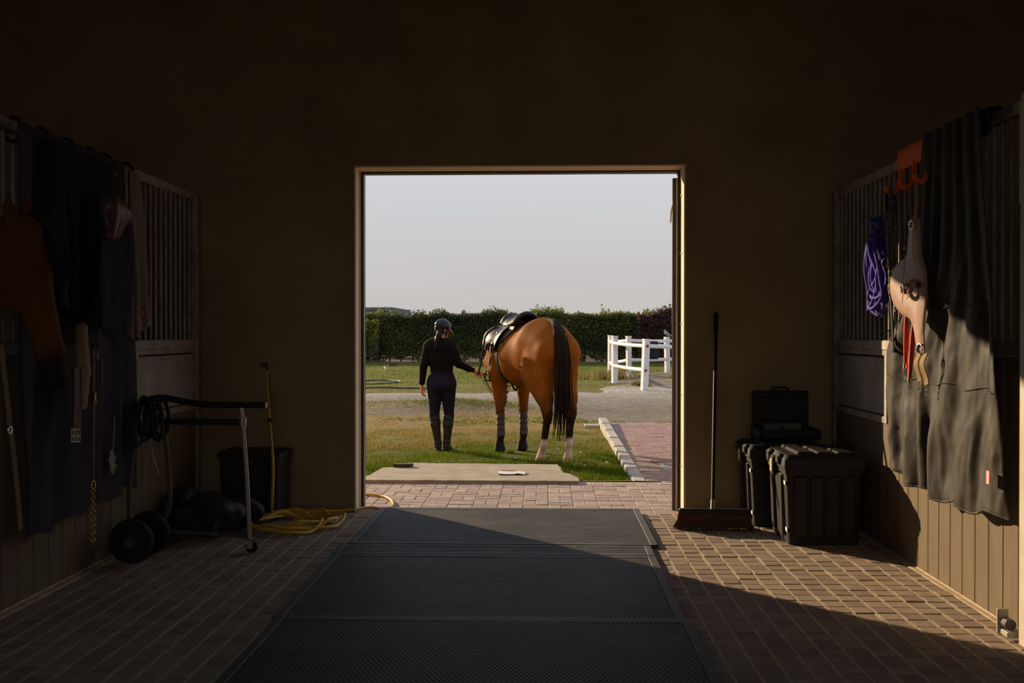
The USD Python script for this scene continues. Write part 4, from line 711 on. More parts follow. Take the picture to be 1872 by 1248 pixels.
# ------------------------------------------------------------------ rubber mats down the aisle
M['mat'] = mat('black_rubber_mat', (.042, .039, .040), .65, (.085, .076, .07), 2.6, 6.0, .3, 120.0, spec=.35, lo=.4, hi=.72)
def rubber_mat(x0, x1, y0, y1, th, label, a=0.0, p=.0222):
    W_, H_, m_ = x1 - x0, y1 - y0, .045; nx, ny = int((W_ - 2 * m_) / p), int((H_ - 2 * m_) / p); mx, my = (W_ - nx * p) / 2, (H_ - ny * p) / 2
    ang = np.arange(6) * math.pi / 3; hx = np.stack([np.cos(ang), np.sin(ang)], 1) * p * .34; co = np.array([[.5, .5], [-.5, .5], [-.5, -.5], [.5, -.5]]) * p
    cv = np.vstack([np.c_[co, np.full(4, th)], np.c_[hx, np.full(6, th)], np.c_[hx, np.full(6, .0)]])
    top = [(0, 5, 4)]; H6 = lambda k: 4 + k % 6
    tf = [(0, 1, H6(1)), (1, H6(2), H6(1)), (1, H6(3), H6(2)), (1, 2, H6(3)), (2, H6(4), H6(3)), (2, 3, H6(4)), (3, H6(5), H6(4)), (3, H6(0), H6(5)), (3, 0, H6(0)), (0, H6(1), H6(0))]
    wf_ = [t for k in range(6) for t in ((H6(k), H6(k + 1), H6(k + 1) + 6), (H6(k), H6(k + 1) + 6, H6(k) + 6))]
    cf = np.array(tf + wf_); I, J = np.meshgrid(np.arange(nx), np.arange(ny), indexing='ij'); off = np.stack([x0 + mx + (I.ravel() + .5) * p + (J.ravel() % 2 - .5) * p * .5, y0 + my + (J.ravel() + .5) * p, 0 * I.ravel()], 1)
    v = (cv[None] + off[:, None]).reshape(-1, 3); f = (cf[None] + np.arange(len(off))[:, None, None] * len(cv)).reshape(-1, 3)
    rim = [bx(x0, x0 + mx, y0, y1, 0, th + .003, .004), bx(x1 - mx, x1, y0, y1, 0, th + .003, .004), bx(x0 + mx - .002, x1 - mx + .002, y0, y0 + my, 0, th + .002, .003), bx(x0 + mx - .002, x1 - mx + .002, y1 - my, y1, 0, th + .002, .003)]
    v, f = cat([(v, f)] + rim); c = np.array([(x0 + x1) / 2, (y0 + y1) / 2, 0]); v = (v - c) @ rz(a).T + c + [0, 0, .002]
    v[:, 2] += .004 * (meshkit.noise(np.c_[v[:, :2] * 1.8, 0 * v[:, 0]], 6)); obj('rubber_mat', (v, f), M['mat'], label, 'floor mat')
rubber_mat(-1.285, .725, 6.40, 7.73, .016, 'perforated black rubber mat lying right in the doorway')
rubber_mat(-1.325, .675, 6.11, 6.397, .013, 'narrow strip of perforated rubber mat between the doorway mat and the next')
rubber_mat(-1.315, .675, 4.73, 6.105, .012, 'perforated black rubber mat in the middle of the aisle, crossed by the shadow edge')
rubber_mat(-1.29, .69, 2.7, 4.725, .018, 'perforated black rubber mat nearest the camera, fully in shade')
# ------------------------------------------------------------------ broom and trunks by the right wall
bm = thing('broom', 'push broom with dark bristles leaning on the wall right of the doorway', 'broom', base=(1.19, 7.05, 0))
M['bristle'] = mat('dark_bristle', (.085, .038, .016), .85, (.14, .065, .028), 70.0); M['black'] = mat('black_painted_metal', (.012, .011, .010), .5)
part(bm, 'head', box((1.19, 7.06, .125), (.50, .055, .035), .008, rz(-.02)), M['black'])
h0, h1 = np.array([1.18, 7.06, .13]), np.array([1.302, 7.64, 1.53]); part(bm, 'handle', tube([h0, h0 + (h1 - h0) * .06, h1], [.0135, .0135, .0135], 10), M['black'], smooth=40)
part(bm, 'ferrule', tube([h0 - (h1 - h0) * .005, h0 + (h1 - h0) * .05], [.019, .016], 10), M['steel'], label='pale metal ferrule'); part(bm, 'grip', tube([h0 + (h1 - h0) * .90, h0 + (h1 - h0) * 1.002], [.018, .016], 10), M['rubber'])
r = np.random.default_rng(5); bl = []
for k in range(1500):
    x, y = 1.19 + r.uniform(-.245, .245), 7.06 + r.uniform(-.024, .024); e = (x - 1.19) / .245; bl.append(tube([(x, y, .11), (x + .012 * e, y - .008, .06), (x + .035 * e * abs(e) + r.normal(0, .006), y + (y - 7.06) * .9 + r.normal(0, .006), r.uniform(.001, .012))], [.0022, .002, .0014], 3, caps=False))
bl.append(box((1.19, 7.06, .065), (.485, .042, .10), .008))
part(bm, 'bristles', bl, M['bristle'], kind='stuff')
M['plastic'] = mat('black_plastic', (.014, .012, .011), .5, (.021, .018, .016), 9.0, 5.0, .2, 300.0, spec=.22); M['latch'] = mat('tan_latch_tag', (.42, .32, .20), .6); M['sticker'] = mat('white_sticker', (.75, .72, .68), .5)
def trunk(label, x0, x1, y0, y1, z1):
    t = thing('storage_box', label, 'storage box', base=((x0 + x1) / 2, (y0 + y1) / 2, 0)); cx, cy = (x0 + x1) / 2, (y0 + y1) / 2; hx, hy = (x1 - x0) / 2, (y1 - y0) / 2; zb = z1 - .14
    def ringpts(s_, z, e=0.0): p = sbox(-hx * s_ - e, -hy * s_ - e, hx * s_ + e, hy * s_ + e).buffer(-.03).buffer(.03, quad_segs=3); q = np.array(p.exterior.coords)[:-1]; return np.c_[q[:, 0] + cx, q[:, 1] + cy, np.full(len(q), z)]
    def loft(levels):
        R_ = [ringpts(*l) for l in levels]; n = len(R_[0]); v = np.vstack(R_ + [R_[0].mean(0)[None], R_[-1].mean(0)[None]]); k = np.arange(n); f = []
        for i in range(len(R_) - 1): f += [np.stack([i * n + k, i * n + (k + 1) % n, (i + 1) * n + (k + 1) % n], 1), np.stack([i * n + k, (i + 1) * n + (k + 1) % n, (i + 1) * n + k], 1)]
        m = len(R_) * n; f += [np.stack([np.full(n, m), (k + 1) % n, k], 1), np.stack([np.full(n, m + 1), (len(R_) - 1) * n + k, (len(R_) - 1) * n + (k + 1) % n], 1)]; v_, f_ = v, np.vstack(f)
        tri = v_[f_]; vol = np.einsum('ij,ij->i', tri[:, 0] - v_.mean(0), np.cross(tri[:, 1] - tri[:, 0], tri[:, 2] - tri[:, 0])).sum(); return v_, (f_ if vol > 0 else f_[:, ::-1])
    body = [loft([(.88, .004), (.885, .02), (.96, zb), (1.0, zb + .002), (1.0, zb + .03)])]
    for k in (-.6, -.2, .2, .6): body.append(box((cx + hx * k, cy - hy * .918, zb / 2 + .02), (.095, .035, zb - .06), .012, rx(.035)))
    for k in (-.45, .45): body.append(box((cx - hx * .935, cy + hy * k, zb / 2 + .02), (.03, .09, zb - .06), .010, ry(-.035)))
    part(t, 'body', body, M['plastic'], smooth=30)
    lid = [loft([(1.03, zb + .032), (1.04, zb + .05), (1.02, zb + .095), (.94, z1 - .02), (.90, z1 - .015)])]
    for k in (-.55, -.05, .45): lid.append(box((cx + hx * (k + .1), cy, z1 - .012), (hx * .42, hy * 1.72, .028), .008))
    for k in (-.5, .5): lid.append(box((cx - hx * .97, cy + hy * k, z1 - .055), (.07, .10, .07), .014))
    part(t, 'lid', lid, M['plastic'], smooth=30)
    part(t, 'latch', [box((cx - hx * 1.07, cy - hy * .05, zb + .03), (.03, .09, .13), .008)], M['plastic']); part(t, 'latch_tag', box((cx - hx * 1.07 - .017, cy - hy * .05, zb + .03), (.006, .06, .085), .002), M['latch'], label='tan latch tag')
    for k in (-.75, .75): part(t, 'handle', tube(spline([(cx + hx * 1.0, cy + hy * (k * .4 - .1), zb + .01), (cx + hx * 1.10, cy + hy * k * .4, zb - .02), (cx + hx * 1.0, cy + hy * (k * .4 + .1), zb + .01)], 5), .010, 6), M['plastic'])
    for z in (.10, zb - .06): part(t, 'sticker', box((cx - hx * (.905 + .075 * z / zb), cy - hy * .80, z), (.004, .045, .026), .001, ry(-.06)), M['sticker'], label='small white sticker')
    return t
trunk('black plastic storage box nearer the camera, casting its shadow on the right boards', 1.555, 2.07, 6.50, 7.04, .605)
trunk('black plastic storage box behind, against the plaster wall', 1.455, 2.0, 7.11, 7.60, .60)
gc = thing('grooming_case', 'open black grooming case with raised lid standing on the rear storage box', 'case', base=(1.76, 7.36, .6))
part(gc, 'tray', [bx(1.54, 1.98, 7.22, 7.52, .613, .625), bx(1.54, 1.98, 7.22, 7.235, .613, .685, .004), bx(1.54, 1.98, 7.505, 7.52, .613, .685, .004), bx(1.54, 1.555, 7.22, 7.52, .613, .685, .004), bx(1.965, 1.98, 7.22, 7.52, .613, .685, .004)], M['plastic'])
part(gc, 'lid', [box((1.765, 7.545, .815), (.42, .018, .27), .008, rx(-.06)), box((1.765, 7.535, .94), (.40, .035, .018), .006), box((1.765, 7.53, .815), (.34, .02, .18), .012, rx(-.06))], M['plastic']); part(gc, 'grip', tube(spline([(1.70, 7.545, .945), (1.72, 7.545, .972), (1.81, 7.545, .972), (1.83, 7.545, .945)], 5), .008, 6), M['plastic'])
r = np.random.default_rng(6)
for k, (x, lab) in enumerate(((1.66, 'grey-bristled body brush in the open case, left one'), (1.80, 'grey-bristled body brush in the open case, right one'))):
    bb = thing('brush', lab, 'brush', base=(x, 7.33, .63)); part(bb, 'back', box((x, 7.33, .645), (.11, .06, .025), .010), M['brown_leather'])
    part(bb, 'bristles', [tube([(x + a, 7.33 + b, .655), (x + a * 1.2, 7.33 + b * 1.2, .715 + r.normal(0, .006))], .0016, 3, caps=False) for a in np.linspace(-.05, .05, 22) for b in np.linspace(-.026, .026, 8)], mat(f'brush_hair_{k}', (.16, .13, .11), .8), kind='stuff')
# ------------------------------------------------------------------ yellow hose by the far left corner
M['hose'] = mat('yellow_hose', (.58, .34, .03), .45, (.46, .25, .02), 8.0, spec=.4); r = np.random.default_rng(14)
tapc = aY(490, 676, 7.62); hc_ = gr(525, 962); pts = [tapc + [0, -.02, 0], tapc + [.003, -.04, -.10], aY(493, 770, 7.42), aY(499, 845, 7.18), aY(498, 905, 7.10)]; tm = np.linspace(0, 2 * math.pi * 5.2, 75); pts += [gr(496, 945, .02)]
for k, a in enumerate(tm):
    lv = .014 + .014 * (k * 7 % 9) / 2 * min(1, k / 10); q = .30 + .045 * math.sin(1.7 * a + 1) + r.normal(0, .012); pts.append(hc_ + [q * math.cos(2.2 + a) + .05 * math.sin(a * .19), q * .95 * math.sin(2.2 + a) + .05 * math.cos(a * .23), lv])
pts += [np.array([-1.83, 7.42, .03]), np.array([-1.60, 7.60, .015]), np.array([-1.49, 7.66, .014]), np.array([-1.40, 7.765, .012]), gr(700, 929.5, -.002), gr(716, 926, 0), gr(718, 917, 0), gr(708, 908.5, 0), gr(690, 904.5, 0), gr(668, 903, 0)]
pts = np.array(pts); pts[-6:, 2] = -.002; hs_ = thing('garden_hose', 'yellow garden hose coiled on the setts below a tap by the left wall', 'hose', base=(*hc_[:2], 0))
part(hs_, 'hose', tube(spline(pts, 6), .0115, 8), M['hose'], smooth=True); part(hs_, 'join', tube([pts[2] + [0, 0, .02], pts[2] - [-.003, 0, .02]], .015, 8), M['rubber'], label='black hose join')
tp_ = thing('tap', 'small dark wall tap on the plaster left of the doorway', 'tap', base=tapc); part(tp_, 'spout', tube(spline([tapc + [-.02, .04, .03], tapc + [-.01, -.02, .03], tapc + [0, -.022, .0]], 5), .010, 8), M['steel_dark']); part(tp_, 'handle', box(tapc + [-.03, -.015, .05], (.06, .012, .012), .003), M['steel_dark']); part(tp_, 'pipe', tube([tapc + [-.02, .035, .03], tapc + [-.07, .035, .03]], .008, 6), M['steel_dark'])
# ------------------------------------------------------------------ trolley, tub and sack in the left corner
tr = thing('trolley', 'black tubular tack trolley with two big wheels in the dark left corner', 'trolley', base=(-2.15, 6.05, 0))
M['chrome'] = mat('worn_chrome_tube', (.34, .30, .26), .35, metal=.8)
for y in (5.87, 6.13): w_ = part(tr, 'wheel', lathe([(.04, -.03), (.105, -.032), (.128, -.025), (.135, 0), (.128, .025), (.105, .032), (.04, .03)], (-2.475, y, .136), 28, rx(math.pi / 2)), M['rubber'], smooth=40); part(w_, 'hub', lathe([(0, -.036), (.03, -.036), (.042, -.02), (.042, .02), (.03, .036), (0, .036)], (-2.475, y, .136), 16, rx(math.pi / 2)), M['steel_dark'])
part(tr, 'axle', tube([(-2.475, 5.84, .136), (-2.475, 6.25, .136)], .012, 8), M['steel_dark'])
part(tr, 'top_bar', tube(spline([(-2.50, 6.20, .86), (-2.50, 6.2, .945), (-2.42, 6.2, .975), (-2.25, 6.2, .945), (-2.1, 6.2, .93), (-1.757, 6.2, .928)], 6), .0205, 10), M['black'], smooth=40); part(tr, 'end_cap', tube([(-1.760, 6.2, .928), (-1.752, 6.2, .928)], .0215, 10), M['chrome'], label='pale end cap')
part(tr, 'lower_bar', tube([(-2.50, 6.2, .825), (-1.90, 6.2, .822)], .021, 10), M['black'], smooth=40)
part(tr, 'post', tube(spline([(-1.915, 6.2, .92), (-1.905, 6.2, .82), (-1.88, 6.2, .5), (-1.862, 6.2, .075)], 5), .0145, 10), M['chrome'], smooth=40); part(tr, 'collar', lathe([(.016, -.03), (.024, -.028), (.026, 0), (.024, .028), (.016, .03)], (-1.905, 6.2, .825), 14), M['chrome'], smooth=40)
cs = part(tr, 'caster', lathe([(.0, -.014), (.030, -.014), (.038, -.008), (.038, .008), (.030, .014), (0, .014)], (-1.845, 6.19, .038), 18, rx(math.pi / 2)), M['rubber'], smooth=40); part(cs, 'fork', [bx(-1.87, -1.835, 6.168, 6.172, .03, .09), bx(-1.87, -1.835, 6.208, 6.212, .03, .09), bx(-1.875, -1.835, 6.168, 6.212, .085, .092)], M['chrome'])
part(tr, 'leg', tube(spline([(-2.50, 6.2, .86), (-2.50, 6.15, .74), (-2.555, 6.08, .62), (-2.545, 6.0, .30), (-2.50, 5.95, .14)], 6), .014, 8), M['steel_dark'], smooth=40); part(tr, 'leg', tube(spline([(-2.40, 6.2, .84), (-2.40, 6.2, .74), (-2.385, 6.2, .62), (-2.37, 6.2, .30), (-2.45, 6.2, .14)], 6), .014, 8), M['steel_dark'], smooth=40)
part(tr, 'base_bar', [tube([(-2.47, 6.2, .14), (-1.862, 6.2, .10)], .012, 8)], M['steel_dark'])
cb = thing('cable', 'looped black cable hung over the left end of the trolley bar', 'cable', base=(-2.45, 6.18, .85)); t = np.linspace(0, 2 * math.pi * 5, 120)
part(cb, 'loops', tube(np.stack([-2.47 + .055 * np.sin(t * .2) + .045 * np.cos(t), 6.175 + .03 * np.sin(t * .37), .845 + .125 * np.sin(t) + .015 * np.sin(t * .5)], 1), .013, 7), M['black'], smooth=True); part(cb, 'tail', tube(spline([(-2.47, 6.14, .72), (-2.44, 6.12, .6), (-2.405, 6.12, .50)], 5), .0045, 5), M['galv'])
bt_ = thing('storage_tub', 'black plastic tub against the far wall left of the yellow hose', 'tub', base=(-2.18, 7.4, 0))
q = sbox(-.23, -.18, .23, .18).buffer(-.05).buffer(.05, quad_segs=4); part(bt_, 'body', [extrude(Polygon(np.array(q.exterior.coords)[:-1] * (.93 + .07 * k / 6) + [-2.18, 7.42]), .005 + k * .075, .005 + (k + 1) * .075 + .0005) for k in range(6)], M['plastic']); part(bt_, 'rim', extrude(Polygon(np.array(q.exterior.coords)[:-1] * 1.05 + [-2.18, 7.42]), .455, .50), M['plastic'])
r = np.random.default_rng(9); S2 = Soft((-2.68, 6.28, -.03), (-1.85, 7.2, .56), .014)
for k in range(34): c = np.array([-2.34 + r.uniform(-.22, .27), 6.72 + r.uniform(-.26, .26), .06 + r.uniform(0, .17)]); S2.blob(c, (.06 + r.uniform(0, .06), .06 + r.uniform(0, .06), .05 + r.uniform(0, .05)), .05)
gg = S2.grid(); S2.d = np.maximum(S2.d + .07 * np.abs(meshkit.fbm(gg * 9, 3, 3) - .5).astype(np.float32), .004 - gg[..., 2]); S2.d = np.maximum(S2.d, -2.66 - gg[..., 0]).astype(np.float32)
obj('tarpaulin', S2.mesh(smooth=1), mat('crumpled_dark_tarp', (.012, .011, .013), .55, (.022, .02, .022), 6.0, spec=.2), 'crumpled dark tarpaulin heaped on the floor behind the trolley', 'tarpaulin', smooth=45)
# ------------------------------------------------------------------ curtain and tack on the right
M['curtain'] = mat('dark_grey_canvas', (.054, .045, .036), .55, (.040, .033, .026), 6.0, 5.0, .3, 260.0, spec=.14); M['curtain_l'] = mat('dark_navy_canvas', (.042, .037, .043), .85, (.030, .027, .033), 6.0, 5.0, .4, 260.0, spec=.15)
def drape(y_top, y_bot, z_top, z_bot, X, s, nf, amp, seed, n=70, m=60, sag=0.0):
    """hanging cloth: folds deepen towards the hem; s points into the aisle"""
    u, w = np.meshgrid(np.linspace(0, 1, n), np.linspace(0, 1, m), indexing='ij'); y = (y_top[0] * (1 - w) + y_bot[0] * w) * (1 - u) + (y_top[1] * (1 - w) + y_bot[1] * w) * u
    ph_ = 3.0 * (meshkit.fbm(np.stack([u * 2.2, w * .8, 0 * u], -1), 3, seed) - .5); f_ = np.sin((u * nf + ph_ * (.4 + .6 * w)) * 2 * math.pi); f2 = meshkit.fbm(np.stack([u * 5, w * 3.2, 0 * u + 2], -1), 4, seed + 4) - .5
    crease = .010 * np.sin(9 * w + 6 * u) * (meshkit.noise(np.stack([u * 7, w * 7, 0 * u], -1), seed + 9) - .3)
    x = X + s * (amp * (.5 + .6 * w) * f_ + .05 * f2 * w + crease + .02); zb = z_bot[0] * (1 - u) + z_bot[1] * u + .018 * np.sin(u * 23) - sag * np.sin(u * math.pi); z = z_top * (1 - w) + zb * w
    return np.stack([x, y, z], -1)
cu = thing('stall_curtain', 'dark grey canvas stall curtain hanging on the right stall, half in sunlight', 'curtain', base=(2.1, 5.3, 1.4))
P1 = drape((5.62, 4.86), (6.02, 4.58), 2.47, (.56, .545), XR - .07, -1, 5.5, .022, 3, 110, 90)
wv = np.linspace(0, 1, P1.shape[1])[None, :]; uu = np.linspace(0, 1, P1.shape[0])[:, None]; P1[..., 1] += (np.interp(wv, [0, .38, .5, .62, .78, 1], [0, -.06, .16, .36, .30, .06])) * (1 - uu) ** 1.7; P1[..., 0] += .015 * (np.abs(meshkit.fbm(np.stack([uu * 13 + wv * 4, wv * 5 - uu * 3, 0 * uu + wv * 0], -1), 4, 8) - .5) * 4 - .5) * np.clip(wv * 2.2 - .5, .15, 1); P1[..., 2] -= .05 * np.sin(np.pi * uu) * (wv > .9) * (wv - .9) * 10
part(cu, 'cloth', sheet(P1, .005), M['curtain'], smooth=True)
for wz in (.50, .71): k = int(wz * 89); part(cu, 'seam', tube(P1[2:-2, k] + [-.006, 0, 0], .003, 5), M['curtain'], smooth=True)
part(cu, 'hem', tube(P1[:, -1] + [0, 0, .004], .007, 6), M['curtain'], smooth=True); part(cu, 'top_band', [sheet(np.stack([np.array([[XR + x_, y, z] for x_, z in ((-.062, 2.33), (-.066, 2.40), (-.06, 2.463), (-.01, 2.468), (.01, 2.44))]) for y in np.linspace(5.66, 4.84, 14)], 0), .006)], M['curtain'], smooth=60)
tg = P1[-5, int(.915 * 89)]; part(cu, 'flag_tag', [box(tg + [-.030, .012 * k, 0], (.003, .012, .06), 0, rx(.05)) for k in (-1, 0, 1)][:1], mat('tag_red', (.5, .06, .05), .6), label='red stripe of the tag'); part(cu, 'flag_tag', box(tg + [-.030, 0, 0], (.003, .013, .06)), M['white'], label='white stripe of the tag'); part(cu, 'flag_tag', box(tg + [-.030, .012, 0], (.003, .012, .06)), mat('tag_pink', (.55, .25, .25), .6), label='pale red stripe of the tag')
M['orange'] = mat('orange_plastic', (.85, .105, .012), .45, spec=.4)
hg = thing('tack_hook', 'orange three-pronged tack hook clipped over the right stall rail', 'hook', base=(2.12, 5.8, 2.35))
part(hg, 'plate', [bx(2.100, 2.12, 5.50, 6.03, 2.345, 2.455, .005), bx(2.105, 2.19, 5.50, 6.03, 2.457, 2.47, .004)], M['orange'])
HKY = (5.53, 5.76, 5.98)
for y in HKY: part(hg, 'prong', [tube(spline([(2.108, y, 2.36), (2.10, y, 2.29), (2.085, y, 2.235), (2.055, y, 2.21), (2.03, y, 2.225), (2.022, y, 2.25)], 6), .015, 8)], M['orange'], smooth=40)
def at_plane(px, py, p0, n_): d = ray(px, py); return CAM + d * ((np.asarray(p0) - CAM) @ n_) / (d @ n_)
# blue rope, hung in loops
rp = thing('lead_rope', 'purple-blue rope looped and knotted, hanging on the right stall bars', 'rope', base=(2.04, 6.20, 1.85)); M['rope'] = mat('purple_blue_rope', (.095, .070, .36), .8, (.06, .045, .27), 60.0, 4.0, .6, 400.0); r = np.random.default_rng(4)
for k in range(17):
    a0 = np.array([2.05, 6.22, 2.0]); wY, hZ, ox = r.uniform(.03, .15), r.uniform(.30, .52), r.uniform(-.05, .03); ja, jb = r.uniform(0, 6, 2); t = np.linspace(-.1, 2 * math.pi + .1, 40)
    part(rp, 'loop', tube(np.stack([a0[0] + ox + .016 * np.sin(3 * t + k), a0[1] + .035 * math.sin(k * 2.1) + .012 * np.sin(4 * t + ja) + .01 * np.sin(7 * t + jb) + wY * np.sin(t) * (1 - .55 * np.cos(t)) * .9, a0[2] - hZ / 2 + hZ / 2 * np.cos(t) + .0 * t], 1), .0105, 7), M['rope'], smooth=True)
t = np.linspace(0, 2 * math.pi * 4.5, 80); part(rp, 'knot', tube(np.stack([2.05 + (.040 + .010 * np.sin(2.3 * t)) * np.cos(t), 6.20 + (.052 + .014 * np.sin(1.7 * t)) * np.sin(t), 1.96 + .14 * t / t[-1] + .018 * np.sin(1.3 * t)], 1), .0115, 7), M['rope'], smooth=True); part(rp, 'hanger', tube(spline([(2.085, 6.165, 2.08), (2.11, 6.10, 2.2), (2.05, 6.02, 2.23), (2.10, 6.04, 2.1)], 6), .010, 6), M['rope'], smooth=True)
# black bridle with bits
bd2 = thing('bridle', 'black bridle with metal bits hanging between the blue rope and brown strap', 'bridle', base=(2.05, 5.98, 1.9)); r = np.random.default_rng(2)
for k in range(9):
    y0, zt, zb_ = 6.0 + r.normal(0, .03), 2.24, r.uniform(1.25, 1.75); o = r.uniform(-.05, .05); part(bd2, 'strap', strap(spline([(2.02 + .01 * k % .05, y0, zt), (2.05, y0 + o * .5 + .03, (zt + zb_) / 2), (2.06, y0 + o, zb_ + .05), (2.065, y0 + o + .015, zb_), (2.07, y0 + o + .03, zb_ + .06), (2.06, y0 + o * .4 + .05, (zt + zb_) / 2)], 6), .018, .006, (0, 1, 0)), M['leather'])
for k, z in enumerate((2.06, 1.80)): part(bd2, 'bit_ring', ring((2.03, 5.98 + .03 * k, z), .026, .0035, 16, (.6, .8, 0)), M['chrome'])
# brown braided strap
M['braid'] = mat('brown_braided_leather', (.20, .125, .06), .6, (.035, .022, .014), 90.0, 2.0, lo=.42, hi=.55, spec=.35); bs = thing('braided_strap', 'long brown braided strap hanging from the orange hook', 'strap', base=(2.0, 5.83, 1.9))
for k, (dz, dy) in enumerate(((.64, .06), (.72, -.03))):
    c_ = spline([(1.995, 5.83, 2.225), (2.00, 5.83 + dy * .5, 1.95), (2.02, 5.83 + dy, 2.225 - dz)], 24); t = np.linspace(0, 40, len(c_)); nm = ('braid', 'braid')[k]
    part(bs, nm, [tube(c_ + .007 * np.stack([np.cos(t + j * 2.09), np.sin(t + j * 2.09), 0 * t], 1), .0075, 6) for j in range(3)], M['braid'], smooth=True)
# leather belly-guard girth
M['guard'] = mat('pink_tan_leather', (.40, .235, .175), .42, (.33, .17, .115), 4.0, 5.0, .15, 90.0, spec=.4); M['tan_el'] = mat('tan_elastic', (.33, .21, .085), .8, (.27, .17, .07), 60.0)
gp0, gd = np.array([1.955, 5.72, 1.6]), np.array([.076, -.34, 0]); gd = gd / np.linalg.norm(gd); gn = np.array([gd[1], -gd[0], 0])
out = [(1666, 398), (1675, 397), (1680, 403), (1682, 440), (1685, 468), (1691, 487), (1694, 515), (1694, 550), (1691, 578), (1689, 605), (1690, 632), (1689, 648), (1677, 648), (1675, 628), (1671, 600), (1664, 583), (1655, 578), (1643, 568), (1632, 548), (1628, 525), (1630, 503), (1638, 486), (1650, 475), (1658, 466), (1661, 440), (1663, 410)]
uv = np.array([((p - gp0) @ gd, p[2]) for p in (at_plane(x_, y_, gp0, gn) for x_, y_ in out)]); pg = Polygon(spline(np.vstack([uv, uv[:1]]), 4)).buffer(0); tv, tf = trimesh.creation.triangulate_polygon(pg.segmentize(.02), engine='earcut')
m2 = trimesh.Trimesh(np.c_[tv, np.zeros(len(tv))], tf, process=False).subdivide_to_size(.03, max_iter=8); b = np.array([pg.exterior.distance(__import__('shapely').Point(p)) for p in m2.vertices[:, :2]]); th_ = .004 + .010 * np.sqrt(np.clip(b / .06, 0, 1))
def gpt(u, z, o=0.0): return gp0 * [1, 1, 0] + np.multiply.outer(u, gd) + np.multiply.outer(z, [0, 0, 1.0]) + np.multiply.outer(o, gn if gn[0] < 0 else -gn)
bk = np.asarray(m2.vertices)[:, 0]; fr = gpt(m2.vertices[:, 0], m2.vertices[:, 1], th_); ba = gpt(m2.vertices[:, 0], m2.vertices[:, 1], -.004 + 0 * th_); F2 = np.array(m2.faces); e_ = np.vstack([F2[:, [0, 1]], F2[:, [1, 2]], F2[:, [2, 0]]]); key = {tuple(x) for x in e_}; bd3 = np.array([x for x in e_ if (x[1], x[0]) not in key]); nv = len(fr)
fl3 = np.cross(fr[F2[0, 1]] - fr[F2[0, 0]], fr[F2[0, 2]] - fr[F2[0, 0]])[0] < 0
Fm = np.vstack([F2, F2[:, ::-1] + nv, np.c_[bd3[:, 1], bd3[:, 0], bd3[:, 0] + nv], np.c_[bd3[:, 1], bd3[:, 0] + nv, bd3[:, 1] + nv]]); Fm = Fm if fl3 else Fm[:, ::-1]
bg = thing('girth', 'broad pink-tan leather belly-guard girth hanging before the dark curtain', 'girth', base=(2.0, 5.55, 1.6)); part(bg, 'guard', (np.vstack([fr, ba]), Fm), M['guard'], smooth=50)
gq = lambda x_, y_, o=.018: (lambda p: gpt((p - gp0) @ gd, p[2], o))(at_plane(x_, y_, gp0, gn))
part(bg, 'ring', ring(gq(1671, 411, .016), .022, .004, 18, gn), M['steel']); part(bg, 'ring', ring(gq(1686, 637, .016), .026, .0045, 18, gn), M['steel']); part(bg, 'seam', tube(np.array([gq(1658 - .2 * k, 470 + 4 * k, .0145) for k in range(22)]), .0012, 4), M['brown_leather'])
cl = part(bg, 'clip_strap', tube(spline([gq(1660, 522, .02), gq(1664, 514, .035), gq(1672, 514, .035), gq(1677, 520, .03), gq(1674, 538, .04), gq(1666, 541, .04), gq(1661, 530, .03)], 5), 1.0, 4, (.016, .004), up=(0, 0, 1)), M['guard']); part(cl, 'stud', lathe([(0, -.01), (.016, -.01), (.016, .006), (0, .012)], gq(1683, 521, .02), 12, ry(-math.pi / 2)), M['brown_leather']); part(cl, 'snap', [ring(gq(1657, 524, .025), .014, .0045, 12, gn), box(gq(1656, 531, .025), (.012, .02, .03), .004)], M['steel'])
part(bg, 'hanger_strap', strap(np.array([(2.03, 5.53, 2.225), gq(1676, 372, .0), gq(1673, 404, .006)]), .026, .005, tuple(gd)), mat('orange_tan_strap', (.28, .13, .04), .6))
for k, (xa, xb, ye) in enumerate(((1683, 1684, 705), (1694, 1696, 712))):
    part(bg, 'elastic', strap(spline([gq(xa, 646, .006), gq(xa + 1, 665, .03), gq(xb, 690, .01), gq(xb, ye - 8, .006)], 6), .036, .006, tuple(gd)), M['tan_el'], label='tan elastic end'); part(bg, 'buckle', [box(gq(xb, ye, .008) + [0, 0, z], (.006, .032, .005), .001) for z in (-.03, 0, .028)] + [box(gq(xb, ye, .008) + [0, yy, 0], (.006, .005, .062), .001) for yy in (-.015, .015)], M['steel'])
# red bungee side reins
M['redcord'] = mat('red_orange_cord', (.74, .055, .012), .6, (.60, .04, .01), 80.0)
for (x0_, x1_, y0_, y1_, Yc, lab) in ((1657, 1655, 572, 664, 5.70, 'red bungee cord with white clip below the girth, left one'), (1670, 1663, 586, 690, 5.66, 'red bungee cord with steel clip below the girth, right one')):
    bc_ = thing('bungee_cord', lab, 'cord', base=aY(x0_, y0_, Yc)); a_, b_ = aY(x0_, y0_, Yc), aY(x1_, y1_, Yc)
    part(bc_, 'cord', [tube(spline([a_ + [.01, 0, .12], a_, (a_ + b_) / 2 + [o, 0, 0], b_], 6), .009, 8) for o in (-.004, .006)], M['redcord'], smooth=True); part(bc_, 'clip', [lathe([(0, 0), (.013, 0), (.013, -.03), (.009, -.034), (0, -.034)], b_, 10), ring(b_ - [0, 0, .052], .014, .004, 14, (1, 0, 0), sq=1.4)], M['steel'], label='metal clip')
